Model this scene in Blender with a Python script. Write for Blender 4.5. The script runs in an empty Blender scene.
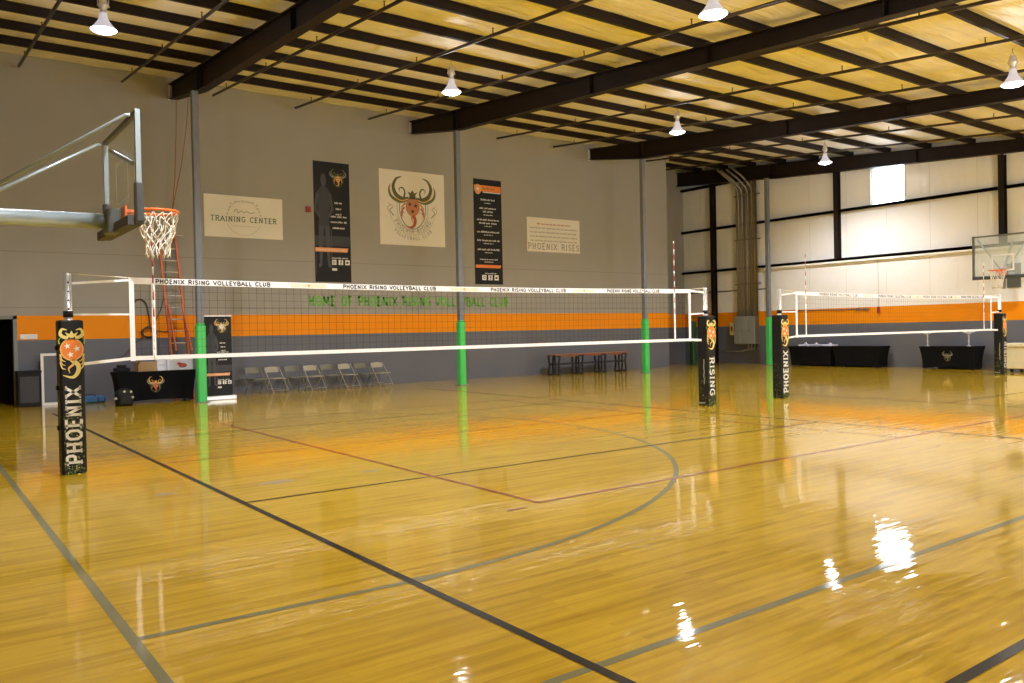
import bpy, math, random
from mathutils import Vector, Matrix
random.seed(7)
S = bpy.context.scene
COL = S.collection
PI = math.pi

# ------------------------------------------------------------------ camera
CAM_H = 1.5
YAW, PITCH, ROLL, FPX = math.radians(36.5), math.radians(-0.676), math.radians(-1.196), 819.86
cam_d = bpy.data.cameras.new('camera')
cam = bpy.data.objects.new('camera', cam_d)
COL.objects.link(cam)
S.camera = cam
cam_d.sensor_fit = 'HORIZONTAL'
cam_d.sensor_width = 36.0
cam_d.lens = FPX * 36.0 / 1024.0
cam_d.clip_start, cam_d.clip_end = 0.05, 200
_f = Vector((math.sin(YAW) * math.cos(PITCH), math.cos(YAW) * math.cos(PITCH), math.sin(PITCH)))
_r = Vector((math.cos(YAW), -math.sin(YAW), 0))
_u = _r.cross(_f)
_r2 = _r * math.cos(ROLL) + _u * math.sin(ROLL)
_u2 = -_r * math.sin(ROLL) + _u * math.cos(ROLL)
cam.matrix_world = Matrix(((_r2.x, _u2.x, -_f.x, 0), (_r2.y, _u2.y, -_f.y, 0), (_r2.z, _u2.z, -_f.z, CAM_H), (0, 0, 0, 1)))

# ------------------------------------------------------------------ world, exposure
W = bpy.data.worlds.new('world')
S.world = W
W.use_nodes = True
_bg = W.node_tree.nodes['Background']
_bg.inputs[0].default_value = (0.80, 0.90, 1.0, 1)
_bg.inputs[1].default_value = 12.0
S.view_settings.view_transform = 'Standard'
S.view_settings.look = 'None'
S.view_settings.gamma = 1
S.view_settings.use_curve_mapping = False
S.view_settings.exposure = 0.22
S.cycles.use_denoising = True
S.cycles.max_bounces = 8
S.cycles.diffuse_bounces = 5
S.cycles.glossy_bounces = 4
S.cycles.transparent_max_bounces = 12
S.cycles.sample_clamp_indirect = 6.0
S.cycles.caustics_reflective = False
S.cycles.caustics_refractive = False

LAMP_W = 900.0          # every high bay lamp, downward beam
LAMP_UP = 44.0          # stray light through the bell
LAMP_COL = (0.94, 0.95, 1.0)

# ------------------------------------------------------------------ materials
MATS = {}
def mat(name, col, rough=0.6, metal=0.0, coat=0.0, noise=None, bump=0.0, bscale=20.0, spec=0.5, emit=None, estr=0.0, alpha=1.0, trans=0.0):
    """principled material with optional colour mottling (amount, scale) and bump"""
    m = bpy.data.materials.new(name)
    m.use_nodes = True
    nt = m.node_tree
    b = nt.nodes['Principled BSDF']
    b.inputs['Base Color'].default_value = (*col, 1)
    b.inputs['Roughness'].default_value = rough
    b.inputs['Metallic'].default_value = metal
    b.inputs['Coat Weight'].default_value = coat
    b.inputs['Specular IOR Level'].default_value = spec
    b.inputs['Alpha'].default_value = alpha
    b.inputs['Transmission Weight'].default_value = trans
    if emit:
        b.inputs['Emission Color'].default_value = (*emit, 1)
        b.inputs['Emission Strength'].default_value = estr
    tc = nt.nodes.new('ShaderNodeTexCoord')
    amt, sc = noise if noise else (0.10, 6.0)
    n = nt.nodes.new('ShaderNodeTexNoise')
    n.inputs['Scale'].default_value = sc
    n.inputs['Detail'].default_value = 4
    nt.links.new(tc.outputs['Object'], n.inputs['Vector'])
    mp = nt.nodes.new('ShaderNodeMapRange')
    mp.inputs['To Min'].default_value = 1 - amt
    mp.inputs['To Max'].default_value = 1 + amt
    nt.links.new(n.outputs['Fac'], mp.inputs['Value'])
    mx = nt.nodes.new('ShaderNodeVectorMath')
    mx.operation = 'SCALE'
    mx.inputs[0].default_value = col
    nt.links.new(mp.outputs[0], mx.inputs['Scale'])
    nt.links.new(mx.outputs[0], b.inputs['Base Color'])
    if bump:
        n2 = nt.nodes.new('ShaderNodeTexNoise')
        n2.inputs['Scale'].default_value = bscale
        nt.links.new(tc.outputs['Object'], n2.inputs['Vector'])
        bp = nt.nodes.new('ShaderNodeBump')
        bp.inputs['Strength'].default_value = bump
        bp.inputs['Distance'].default_value = 0.02
        nt.links.new(n2.outputs['Fac'], bp.inputs['Height'])
        nt.links.new(bp.outputs[0], b.inputs['Normal'])
    MATS[name] = m
    return m

def floor_mat():
    m = bpy.data.materials.new('maple_floor')
    m.use_nodes = True
    nt = m.node_tree
    L = nt.links.new
    b = nt.nodes['Principled BSDF']
    tc = nt.nodes.new('ShaderNodeTexCoord')
    br = nt.nodes.new('ShaderNodeTexBrick')
    br.offset = 0.37
    br.inputs['Color1'].default_value = (0.0, 0.0, 0.0, 1)
    br.inputs['Color2'].default_value = (1.0, 1.0, 1.0, 1)
    br.inputs['Mortar'].default_value = (0.25, 0.25, 0.25, 1)
    br.inputs['Scale'].default_value = 1.0
    br.inputs['Mortar Size'].default_value = 0.0012
    br.inputs['Brick Width'].default_value = 0.95
    br.inputs['Row Height'].default_value = 0.057
    L(tc.outputs['Object'], br.inputs['Vector'])
    gm = nt.nodes.new('ShaderNodeMapping')
    gm.inputs['Scale'].default_value = (0.8, 14, 1)
    L(tc.outputs['Object'], gm.inputs['Vector'])
    gn = nt.nodes.new('ShaderNodeTexNoise')
    gn.inputs['Scale'].default_value = 1.5
    gn.inputs['Detail'].default_value = 6
    L(gm.outputs[0], gn.inputs['Vector'])
    wn = nt.nodes.new('ShaderNodeTexNoise')          # worn, paler areas
    wn.inputs['Scale'].default_value = 0.35
    wn.inputs['Detail'].default_value = 5
    L(tc.outputs['Object'], wn.inputs['Vector'])
    a1 = nt.nodes.new('ShaderNodeMath'); a1.operation = 'MULTIPLY_ADD'
    L(br.outputs['Color'], a1.inputs[0]); a1.inputs[1].default_value = 0.27
    L(gn.outputs['Fac'], a1.inputs[2])
    a2 = nt.nodes.new('ShaderNodeMath'); a2.operation = 'MULTIPLY_ADD'
    L(wn.outputs['Fac'], a2.inputs[0]); a2.inputs[1].default_value = 0.45
    L(a1.outputs[0], a2.inputs[2])
    cr = nt.nodes.new('ShaderNodeValToRGB')
    cr.color_ramp.elements[0].position = 0.45
    cr.color_ramp.elements[0].color = (0.37, 0.208, 0.003, 1)
    cr.color_ramp.elements[1].position = 1.25
    cr.color_ramp.elements[1].position = 1.0
    cr.color_ramp.elements[1].color = (0.64, 0.415, 0.020, 1)
    e = cr.color_ramp.elements.new(0.72)
    e.color = (0.51, 0.312, 0.007, 1)
    L(a2.outputs[0], cr.inputs['Fac'])
    L(cr.outputs['Color'], b.inputs['Base Color'])
    b.inputs['Roughness'].default_value = 0.42
    b.inputs['Specular IOR Level'].default_value = 0.05
    b.inputs['Coat Weight'].default_value = 1.0
    b.inputs['Coat Roughness'].default_value = 0.03
    b.inputs['Coat IOR'].default_value = 1.6
    bm = nt.nodes.new('ShaderNodeMapping')
    bm.inputs['Scale'].default_value = (1.3, 8.0, 1)
    L(tc.outputs['Object'], bm.inputs['Vector'])
    bn = nt.nodes.new('ShaderNodeTexNoise')
    bn.inputs['Scale'].default_value = 1.6
    bn.inputs['Detail'].default_value = 2
    L(bm.outputs[0], bn.inputs['Vector'])
    h = nt.nodes.new('ShaderNodeMath'); h.operation = 'MULTIPLY_ADD'
    L(br.outputs['Color'], h.inputs[0]); h.inputs[1].default_value = 0.05
    L(bn.outputs['Fac'], h.inputs[2])
    bp = nt.nodes.new('ShaderNodeBump')
    bp.inputs['Strength'].default_value = 0.32
    bp.inputs['Distance'].default_value = 0.006
    L(h.outputs[0], bp.inputs['Height'])
    L(bp.outputs[0], b.inputs['Coat Normal'])
    MATS['maple_floor'] = m

def insulation_mat():
    m = mat('roof_insulation', (0.88, 0.85, 0.78), 0.5, noise=(0.16, 1.6))
    nt = m.node_tree
    b = nt.nodes['Principled BSDF']
    tc = nt.nodes.new('ShaderNodeTexCoord')
    mp = nt.nodes.new('ShaderNodeMapping')
    mp.inputs['Scale'].default_value = (0.55, 2.6, 1)
    nt.links.new(tc.outputs['Object'], mp.inputs['Vector'])
    n = nt.nodes.new('ShaderNodeTexNoise')
    n.inputs['Scale'].default_value = 1.7
    n.inputs['Detail'].default_value = 5
    n.inputs['Distortion'].default_value = 0.6
    nt.links.new(mp.outputs[0], n.inputs['Vector'])
    bp = nt.nodes.new('ShaderNodeBump')
    bp.inputs['Strength'].default_value = 0.9
    bp.inputs['Distance'].default_value = 0.09
    nt.links.new(n.outputs['Fac'], bp.inputs['Height'])
    nt.links.new(bp.outputs[0], b.inputs['Normal'])

def wall_vinyl_mat():
    m = mat('wall_vinyl', (0.88, 0.87, 0.84), 0.28, noise=(0.05, 0.8))
    nt = m.node_tree
    b = nt.nodes['Principled BSDF']
    tc = nt.nodes.new('ShaderNodeTexCoord')
    mp = nt.nodes.new('ShaderNodeMapping')
    mp.inputs['Scale'].default_value = (1, 3.2, 0.7)
    nt.links.new(tc.outputs['Object'], mp.inputs['Vector'])
    n = nt.nodes.new('ShaderNodeTexNoise')
    n.inputs['Scale'].default_value = 1.3
    n.inputs['Detail'].default_value = 4
    nt.links.new(mp.outputs[0], n.inputs['Vector'])
    bp = nt.nodes.new('ShaderNodeBump')
    bp.inputs['Strength'].default_value = 0.5
    bp.inputs['Distance'].default_value = 0.05
    nt.links.new(n.outputs['Fac'], bp.inputs['Height'])
    nt.links.new(bp.outputs[0], b.inputs['Normal'])

floor_mat(); insulation_mat(); wall_vinyl_mat()
mat('line_black', (0.010, 0.008, 0.006), 0.4, coat=.5, spec=.1)
mat('line_grey', (0.20, 0.19, 0.09), 0.4, coat=.7, spec=.1)
mat('line_red', (0.33, 0.045, 0.012), 0.3, coat=1)
mat('line_orange', (0.52, 0.14, 0.02), 0.3, coat=1)
mat('patch_grey', (0.45, 0.35, 0.16), 0.3, coat=1)
for _n in ('line_black', 'line_grey', 'line_red', 'line_orange', 'patch_grey'):
    MATS[_n].node_tree.nodes['Principled BSDF'].inputs['Coat Roughness'].default_value = 0.08
mat('wall_taupe', (0.325, 0.315, 0.285), 0.75, noise=(0.05, 1.2), bump=0.15, bscale=40)
mat('wall_groove', (0.22, 0.21, 0.18), 0.9)
mat('wall_orange', (0.84, 0.275, 0.002), 0.55, noise=(0.04, 1.0), spec=.2)
mat('wall_slate', (0.120, 0.128, 0.155), 0.6, noise=(0.06, 1.5))
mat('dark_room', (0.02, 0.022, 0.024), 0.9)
mat('door_frame', (0.20, 0.22, 0.20), 0.5)
mat('steel_brown', (0.013, 0.007, 0.005), 0.6, noise=(0.2, 3), spec=.25)
mat('steel_pipe', (0.025, 0.014, 0.010), 0.45)
mat('column_grey', (0.165, 0.18, 0.20), 0.5)
mat('pad_green', (0.055, 0.52, 0.115), 0.45, noise=(0.05, 3))
mat('pad_green_shaded', (0.008, 0.05, 0.010), 0.6)  # green of the recess pad, with the corner's shade put into the colour
mat('white_end', (0.75, 0.72, 0.62), 0.6)
mat('galv', (0.36, 0.44, 0.48), 0.35, metal=0.5)
mat('galv_dark', (0.13, 0.14, 0.13), 0.5, metal=0.2)
mat('pad_slate', (0.06, 0.062, 0.058), 0.7)
mat('alu', (0.62, 0.62, 0.60), 0.35, metal=0.55)
mat('white_tape', (0.86, 0.88, 0.93), 0.6)
mat('cream_tape', (0.76, 0.72, 0.58), 0.6)
mat('print_black', (0.012, 0.012, 0.014), 0.6)
mat('net_black', (0.02, 0.02, 0.022), 0.7)
mat('pad_black', (0.007, 0.008, 0.008), 0.5, spec=.3)
mat('pad_flank', (0.018, 0.018, 0.020), 0.5)
mat('ink_white', (0.78, 0.78, 0.76), 0.5)
mat('ink_orange', (0.78, 0.22, 0.03), 0.5)
mat('ink_yellow', (0.74, 0.62, 0.20), 0.5)
mat('ink_gold', (0.72, 0.42, 0.12), 0.5)
mat('ink_lime', (0.30, 0.42, 0.05), 0.5)
mat('ink_green', (0.05, 0.14, 0.04), 0.6)
mat('ink_olive', (0.13, 0.15, 0.05), 0.6)
mat('ink_red', (0.42, 0.10, 0.05), 0.6)
mat('ink_dull', (0.20, 0.19, 0.13), 0.6)
mat('seam_pale', (0.62, 0.60, 0.54), 0.5)
mat('ink_horn', (0.09, 0.10, 0.035), 0.6)
mat('ink_salmon', (0.52, 0.22, 0.11), 0.6)
mat('ink_umber', (0.09, 0.03, 0.02), 0.6)
mat('ink_grey', (0.30, 0.31, 0.28), 0.6)
mat('ink_pale', (0.46, 0.45, 0.38), 0.6)
mat('letter_green', (0.15, 0.42, 0.07), 0.6)
mat('antenna_red', (0.42, 0.03, 0.03), 0.5)
mat('vinyl_white', (0.74, 0.71, 0.62), 0.55, noise=(0.05, 2))
mat('banner_black', (0.010, 0.011, 0.012), 0.6, spec=.3)
mat('banner_grey', (0.026, 0.028, 0.032), 0.5)
mat('banner_mid', (0.045, 0.046, 0.052), 0.5)
mat('banner_peach', (0.75, 0.34, 0.14), 0.5)
mat('ladder_orange', (0.66, 0.16, 0.05), 0.45)
mat('rung', (0.62, 0.61, 0.56), 0.4, metal=0.3)
mat('black_plastic', (0.009, 0.009, 0.010), 0.6, spec=.25)
mat('rim_orange', (0.82, 0.15, 0.02), 0.4)
mat('cord_white', (0.78, 0.75, 0.66), 0.8)
mat('rope_orange', (0.34, 0.13, 0.03), 0.8)
mat('cable_brown', (0.09, 0.05, 0.03), 0.7)
mat('cloth_black', (0.004, 0.004, 0.005), 0.9, spec=.15, bump=0.2, bscale=6)
mat('cardboard', (0.36, 0.23, 0.11), 0.8)
mat('paper', (0.72, 0.74, 0.80), 0.6)
mat('blue_vinyl', (0.05, 0.17, 0.42), 0.5)
mat('chair_light', (0.36, 0.33, 0.25), 0.45, metal=0.1)
mat('chair_dark', (0.17, 0.17, 0.125), 0.45, metal=0.1)
mat('bench_wood', (0.24, 0.095, 0.05), 0.45, noise=(0.25, 5))
mat('iron_black', (0.018, 0.02, 0.024), 0.5)
mat('panel_grey', (0.24, 0.25, 0.23), 0.5)
mat('conduit', (0.30, 0.27, 0.21), 0.45, metal=0.2)
mat('conduit_brown', (0.20, 0.15, 0.11), 0.5)
mat('cream_cart', (0.62, 0.57, 0.38), 0.6)
mat('navy', (0.02, 0.03, 0.08), 0.7)
mat('sprinkler_red', (0.30, 0.03, 0.015), 0.5)
mat('lamp_glow', (0.9, 0.9, 0.95), 0.3, emit=(0.97, 0.95, 1.0), estr=9.0)
mat('lamp_bell', (0.42, 0.40, 0.42), 0.2, emit=(0.90, 0.88, 1.0), estr=0.40)
mat('lamp_body', (0.75, 0.75, 0.82), 0.25, metal=0.3)
mat('bubble', (0.78, 0.8, 0.82), 0.1, alpha=0.45)
m_ = mat('glass', (0.70, 0.80, 0.76), 0.03, alpha=0.24)
m_ = mat('glass_window', (0.9, 0.95, 1.0), 0.05, alpha=0.08)

# ------------------------------------------------------------------ mesh builder
class MB:
    def __init__(s):
        s.v, s.f, s.m, s.s, s.mats = [], [], [], [], []
    def mi(s, m):
        if m not in s.mats: s.mats.append(m)
        return s.mats.index(m)
    def add(s, vs, fs, m, smooth=False):
        o = len(s.v); k = s.mi(m)
        s.v += [tuple(p) for p in vs]
        for f in fs:
            s.f.append([i + o for i in f]); s.m.append(k); s.s.append(smooth)
    def box(s, a, b, m, taper=None):
        (x0, y0, z0), (x1, y1, z1) = a, b
        vs = [(x0, y0, z0), (x1, y0, z0), (x1, y1, z0), (x0, y1, z0), (x0, y0, z1), (x1, y0, z1), (x1, y1, z1), (x0, y1, z1)]
        s.add(vs, [(0, 3, 2, 1), (4, 5, 6, 7), (0, 1, 5, 4), (1, 2, 6, 5), (2, 3, 7, 6), (3, 0, 4, 7)], m)
        return s
    def rbox(s, a, b, m, r=0.01):
        """box with chamfered edges"""
        (x0, y0, z0), (x1, y1, z1) = a, b
        r = min(r, (x1 - x0) / 2.01, (y1 - y0) / 2.01, (z1 - z0) / 2.01)
        def ring(ix, z):
            return [(x0 + ix + r, y0 + ix, z), (x1 - ix - r, y0 + ix, z), (x1 - ix, y0 + ix + r, z), (x1 - ix, y1 - ix - r, z),
                    (x1 - ix - r, y1 - ix, z), (x0 + ix + r, y1 - ix, z), (x0 + ix, y1 - ix - r, z), (x0 + ix, y0 + ix + r, z)]
        e = r * 0.999
        vs = ring(e * 0.5, z0) + ring(0, z0 + r * .6) + ring(0, z1 - r * .6) + ring(e * 0.5, z1)
        fs = [tuple(reversed(range(8))), tuple(range(24, 32))]
        for k in range(3):
            for i in range(8):
                j = (i + 1) % 8
                fs.append((k * 8 + i, k * 8 + j, k * 8 + 8 + j, k * 8 + 8 + i))
        s.add(vs, fs, m)
        return s
    def tube(s, pts, r, m, seg=8, closed=False, caps=True, smooth=True):
        P = [Vector(p) for p in pts]; n = len(P)
        R = r if isinstance(r, (list, tuple)) else [r] * n
        vs, fs = [], []
        up = None
        for i, p in enumerate(P):
            if closed: t = P[(i + 1) % n] - P[i - 1]
            else: t = P[min(i + 1, n - 1)] - P[max(i - 1, 0)]
            if t.length < 1e-9: t = Vector((0, 0, 1))
            t.normalize()
            if up is None:
                up = t.orthogonal().normalized()
                if abs(t.z) < .9: up = (Vector((0, 0, 1)) - t * t.z).normalized()
                else: up = (Vector((1, 0, 0)) - t * t.x).normalized()
            up = up - t * up.dot(t)
            up = up.normalized() if up.length > 1e-6 else t.orthogonal().normalized()
            w = t.cross(up)
            for k in range(seg):
                a = 2 * PI * (k + .5) / seg
                vs.append(p + (up * math.cos(a) + w * math.sin(a)) * R[i])
        rng = n if closed else n - 1
        for i in range(rng):
            j = (i + 1) % n
            for k in range(seg):
                l = (k + 1) % seg
                fs.append((i * seg + k, i * seg + l, j * seg + l, j * seg + k))
        if not closed and caps:
            fs.append(tuple(reversed(range(seg)))); fs.append(tuple(range((n - 1) * seg, n * seg)))
        s.add(vs, fs, m, smooth and seg > 4)
        return s
    def bar(s, a, b, w, h, m, upv=(0, 0, 1)):
        """rectangular bar from a to b"""
        a, b = Vector(a), Vector(b); t = (b - a).normalized()
        u = Vector(upv); u = (u - t * u.dot(t))
        if u.length < 1e-5: u = t.orthogonal()
        u.normalize(); q = t.cross(u)
        vs = []
        for p in (a, b):
            for sx, sy in ((-1, -1), (1, -1), (1, 1), (-1, 1)):
                vs.append(p + q * (sx * w / 2) + u * (sy * h / 2))
        s.add(vs, [(3, 2, 1, 0), (4, 5, 6, 7), (0, 1, 5, 4), (1, 2, 6, 5), (2, 3, 7, 6), (3, 0, 4, 7)], m)
        return s
    def lathe(s, c, prof, m, seg=20, smooth=True):
        """prof: (r, z) list"""
        vs, fs = [], []
        for r, z in prof:
            for k in range(seg):
                a = 2 * PI * k / seg
                vs.append((c[0] + r * math.cos(a), c[1] + r * math.sin(a), c[2] + z))
        for i in range(len(prof) - 1):
            for k in range(seg):
                l = (k + 1) % seg
                fs.append((i * seg + k, i * seg + l, (i + 1) * seg + l, (i + 1) * seg + k))
        s.add(vs, fs, m, smooth)
        return s
    def prism(s, poly, f0, f1, m):
        """poly in 2D, f0/f1 map (x,y) to the two end faces"""
        n = len(poly)
        vs = [f0(*p) for p in poly] + [f1(*p) for p in poly]
        fs = [tuple(reversed(range(n))), tuple(range(n, 2 * n))]
        fs += [(i, (i + 1) % n, n + (i + 1) % n, n + i) for i in range(n)]
        s.add(vs, fs, m)
        return s
    # ---- flat printing: F(x, y, k) maps drawing coordinates and a layer to space
    def poly2(s, F, pts, m, k=0):
        s.add([F(x, y, k) for x, y in pts], [tuple(range(len(pts)))], m)
    def rect2(s, F, x0, y0, x1, y1, m, k=0):
        s.poly2(F, [(x0, y0), (x1, y0), (x1, y1), (x0, y1)], m, k)
    def disc2(s, F, x, y, r, m, k=0, n=20, ry=None):
        ry = ry or r
        s.poly2(F, [(x + r * math.cos(2 * PI * i / n), y + ry * math.sin(2 * PI * i / n)) for i in range(n)], m, k)
    def line2(s, F, pts, w, m, k=0, closed=False):
        P = [Vector(p) for p in pts]; n = len(P)
        Wd = w if isinstance(w, (list, tuple)) else [w] * n
        vs = []
        for i, p in enumerate(P):
            a = P[i - 1] if (i > 0 or closed) else None
            b = P[(i + 1) % n] if (i < n - 1 or closed) else None
            d1 = (p - a).normalized() if a is not None else None
            d2 = (b - p).normalized() if b is not None else None
            d1 = d1 or d2; d2 = d2 or d1
            t = d1 + d2
            t = t.normalized() if t.length > 1e-6 else d1
            nn = Vector((-t.y, t.x))
            c = max(0.5, nn.dot(Vector((-d1.y, d1.x))))
            q = nn * (Wd[i] / 2 / c)
            vs += [F(p.x + q.x, p.y + q.y, k), F(p.x - q.x, p.y - q.y, k)]
        fs = []
        for i in range(n if closed else n - 1):
            j = (i + 1) % n
            fs.append((2 * i, 2 * i + 1, 2 * j + 1, 2 * j))
        s.add(vs, fs, m)
    def star2(s, F, x, y, r, m, k=0, rot=0):
        pts = []
        for i in range(10):
            a = PI / 2 + rot + i * PI / 5; q = r if i % 2 == 0 else r * .42
            pts.append((x + q * math.cos(a), y + q * math.sin(a)))
        s.poly2(F, pts, m, k)
    def build(s, name, parent=None, loc=(0, 0, 0)):
        me = bpy.data.meshes.new(name)
        me.from_pydata([tuple(v) for v in s.v], [], s.f)
        for n in s.mats: me.materials.append(MATS[n])
        me.polygons.foreach_set('material_index', s.m)
        me.polygons.foreach_set('use_smooth', s.s)
        me.update()
        o = bpy.data.objects.new(name, me)
        COL.objects.link(o)
        o.location = loc
        if parent: o.parent = parent
        return o

def tag(o, label=None, cat=None, group=None, kind=None):
    if label: o['label'] = label
    if cat: o['category'] = cat
    if group: o['group'] = group
    if kind: o['kind'] = kind
    return o
def empty(name, loc, label, cat, group=None, rz=0):
    o = bpy.data.objects.new(name, None)
    COL.objects.link(o)
    o.location = loc; o.rotation_euler = (0, 0, rz)
    o.empty_display_size = 0.2
    return tag(o, label, cat, group)
def copy_tree(o, parent=None):
    c = o.copy(); COL.objects.link(c)
    if parent: c.parent = parent
    for ch in [x for x in bpy.data.objects if x.parent == o]:
        copy_tree(ch, c)
    return c

# ------------------------------------------------------------------ lettering (own slab-serif strokes)
GL = {
 'A': (.78, [[(0, 0), (.39, 1), (.78, 0)], [(.16, .36), (.62, .36)]], [(0, 0), (.78, 0)]),
 'B': (.68, [[(.12, 0), (.12, 1), (.5, 1), (.6, .9), (.6, .62), (.5, .53), (.12, .53)], [(.5, .53), (.66, .42), (.66, .12), (.54, 0), (.12, 0)]], [(.06, 0), (.06, 1)]),
 'C': (.70, [[(.68, .80), (.54, .97), (.24, .97), (.06, .74), (.06, .26), (.24, .03), (.54, .03), (.68, .20)]], []),
 'D': (.74, [[(.12, 0), (.12, 1), (.46, 1), (.68, .78), (.68, .22), (.46, 0), (.12, 0)]], [(.06, 0), (.06, 1)]),
 'E': (.62, [[(.6, 1), (.12, 1), (.12, 0), (.6, 0)], [(.12, .52), (.5, .52)]], [(.06, 0), (.06, 1)]),
 'F': (.60, [[(.58, 1), (.12, 1), (.12, 0)], [(.12, .52), (.48, .52)]], [(.12, 0), (.06, 1)]),
 'G': (.74, [[(.68, .80), (.54, .97), (.24, .97), (.06, .74), (.06, .26), (.24, .03), (.54, .03), (.68, .16), (.68, .45), (.44, .45)]], []),
 'H': (.76, [[(.12, 0), (.12, 1)], [(.64, 0), (.64, 1)], [(.12, .52), (.64, .52)]], [(.12, 0), (.12, 1), (.64, 0), (.64, 1)]),
 'I': (.28, [[(.14, 0), (.14, 1)]], [(.14, 0), (.14, 1)]),
 'K': (.72, [[(.12, 0), (.12, 1)], [(.66, 1), (.12, .42)], [(.30, .60), (.68, 0)]], [(.12, 0), (.12, 1)]),
 'L': (.60, [[(.12, 1), (.12, 0), (.58, 0)]], [(.12, 1)]),
 'M': (.92, [[(.1, 0), (.14, 1), (.46, .25), (.78, 1), (.82, 0)]], [(.1, 0), (.82, 0)]),
 'N': (.78, [[(.12, 0), (.12, 1), (.66, 0), (.66, 1)]], [(.12, 0), (.66, 1)]),
 'O': (.78, [[(.26, .97), (.52, .97), (.71, .74), (.71, .26), (.52, .03), (.26, .03), (.07, .26), (.07, .74), (.26, .97)]], []),
 'P': (.66, [[(.12, 0), (.12, 1), (.52, 1), (.63, .88), (.63, .60), (.52, .47), (.12, .47)]], [(.12, 0), (.06, 1)]),
 'R': (.72, [[(.12, 0), (.12, 1), (.52, 1), (.63, .88), (.63, .62), (.52, .50), (.12, .50)], [(.40, .50), (.68, 0)]], [(.12, 0), (.06, 1), (.68, 0)]),
 'S': (.62, [[(.57, .82), (.44, .97), (.18, .97), (.06, .84), (.06, .66), (.18, .54), (.44, .48), (.57, .36), (.57, .16), (.44, .03), (.18, .03), (.05, .18)]], []),
 'T': (.70, [[(.02, 1), (.68, 1)], [(.35, 1), (.35, 0)]], [(.35, 0)]),
 'U': (.76, [[(.12, 1), (.12, .22), (.26, .03), (.50, .03), (.64, .22), (.64, 1)]], [(.12, 1), (.64, 1)]),
 'V': (.74, [[(.02, 1), (.37, 0), (.72, 1)]], [(.02, 1), (.72, 1)]),
 'X': (.74, [[(.04, 0), (.70, 1)], [(.04, 1), (.70, 0)]], [(.04, 0), (.70, 1), (.04, 1), (.70, 0)]),
 'Y': (.72, [[(.02, 1), (.36, .48), (.70, 1)], [(.36, .48), (.36, 0)]], [(.02, 1), (.70, 1), (.36, 0)]),
}
def twidth(t, h, sp):
    return sum((GL[c][0] if c in GL else .45) * h + sp * h for c in t) - sp * h
def text2(mb, F, t, x, y, h, m, w=.15, sp=.18, k=0, centre=True, serif=True, wx=1.0, arc=None):
    """arc=(cx,cy,r,mid_angle,sign) bends the baseline"""
    tw = twidth(t, h, sp) * wx
    x0 = x - tw / 2 if centre else x
    def G(px, py, kk):
        if not arc: return F(px, y + py, kk)
        cx, cy, r, a0, sg = arc
        a = a0 + sg * (px - x) / r
        rr = r + (py if sg < 0 else -py)
        return F(cx + rr * math.cos(a), cy + rr * math.sin(a), kk)
    for c in t:
        if c in GL:
            gw, st, sf = GL[c]
            for pl in st:
                closed = pl[0] == pl[-1]
                pts = [(x0 + a * h * wx, b * h) for a, b in (pl[:-1] if closed else pl)]
                if not closed:
                    # square caps
                    pass
                if closed: mb.line2(G, pts, w * h, m, k, True); continue
                run = [pts[0]]
                for q in range(1, len(pts)):
                    run.append(pts[q])
                    if q == len(pts) - 1: mb.line2(G, run, w * h, m, k); break
                    d1 = (Vector(pts[q]) - Vector(pts[q - 1])).normalized(); d2 = (Vector(pts[q + 1]) - Vector(pts[q])).normalized()
                    if d1.dot(d2) < .25:
                        e_ = tuple(Vector(pts[q]) + d1 * w * h * .42) if d1.dot(d2) > -.3 else pts[q]
                        run[-1] = e_
                        mb.line2(G, run, w * h, m, k)
                        run = [tuple(Vector(pts[q]) - d2 * (w * h * .42 if d1.dot(d2) > -.3 else 0))]
            if serif:
                for a, b in sf:
                    mb.line2(G, [(x0 + (a - .16) * h * wx, b * h + (.03 if b == 0 else -.03) * h), (x0 + (a + .16) * h * wx, b * h + (.03 if b == 0 else -.03) * h)], .11 * h, m, k)
            x0 += gw * h * wx
        else:
            x0 += .45 * h * wx
        x0 += sp * h * wx
def frame_map(O, U, V, N, d0=0.0015, dk=0.0012):
    O, U, V, N = Vector(O), Vector(U), Vector(V), Vector(N)
    return lambda x, y, k=0: O + U * x + V * y + N * (d0 + dk * k)
def shift(F, cx, cy, s, sx=1.0):
    return lambda x, y, k=0: F(cx + x * s * sx, cy + y * s, k)
def scribble(mb, F, x0, x1, y, h, m, k=0, seed=0):
    """an unreadable small printed line, word by word"""
    rnd = random.Random(seed)
    x = x0
    while x < x1 - h * .4:
        wl = rnd.choice((2, 3, 4, 5)) * h * .72
        e = min(x + wl, x1)
        q = x
        while q < e - h * .2:
            hh = h * rnd.choice((.7, .7, 1.0, .85))
            mb.rect2(F, q, y, q + h * .34, y + hh, m, k)
            q += h * .55
        x = e + h * .5

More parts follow.
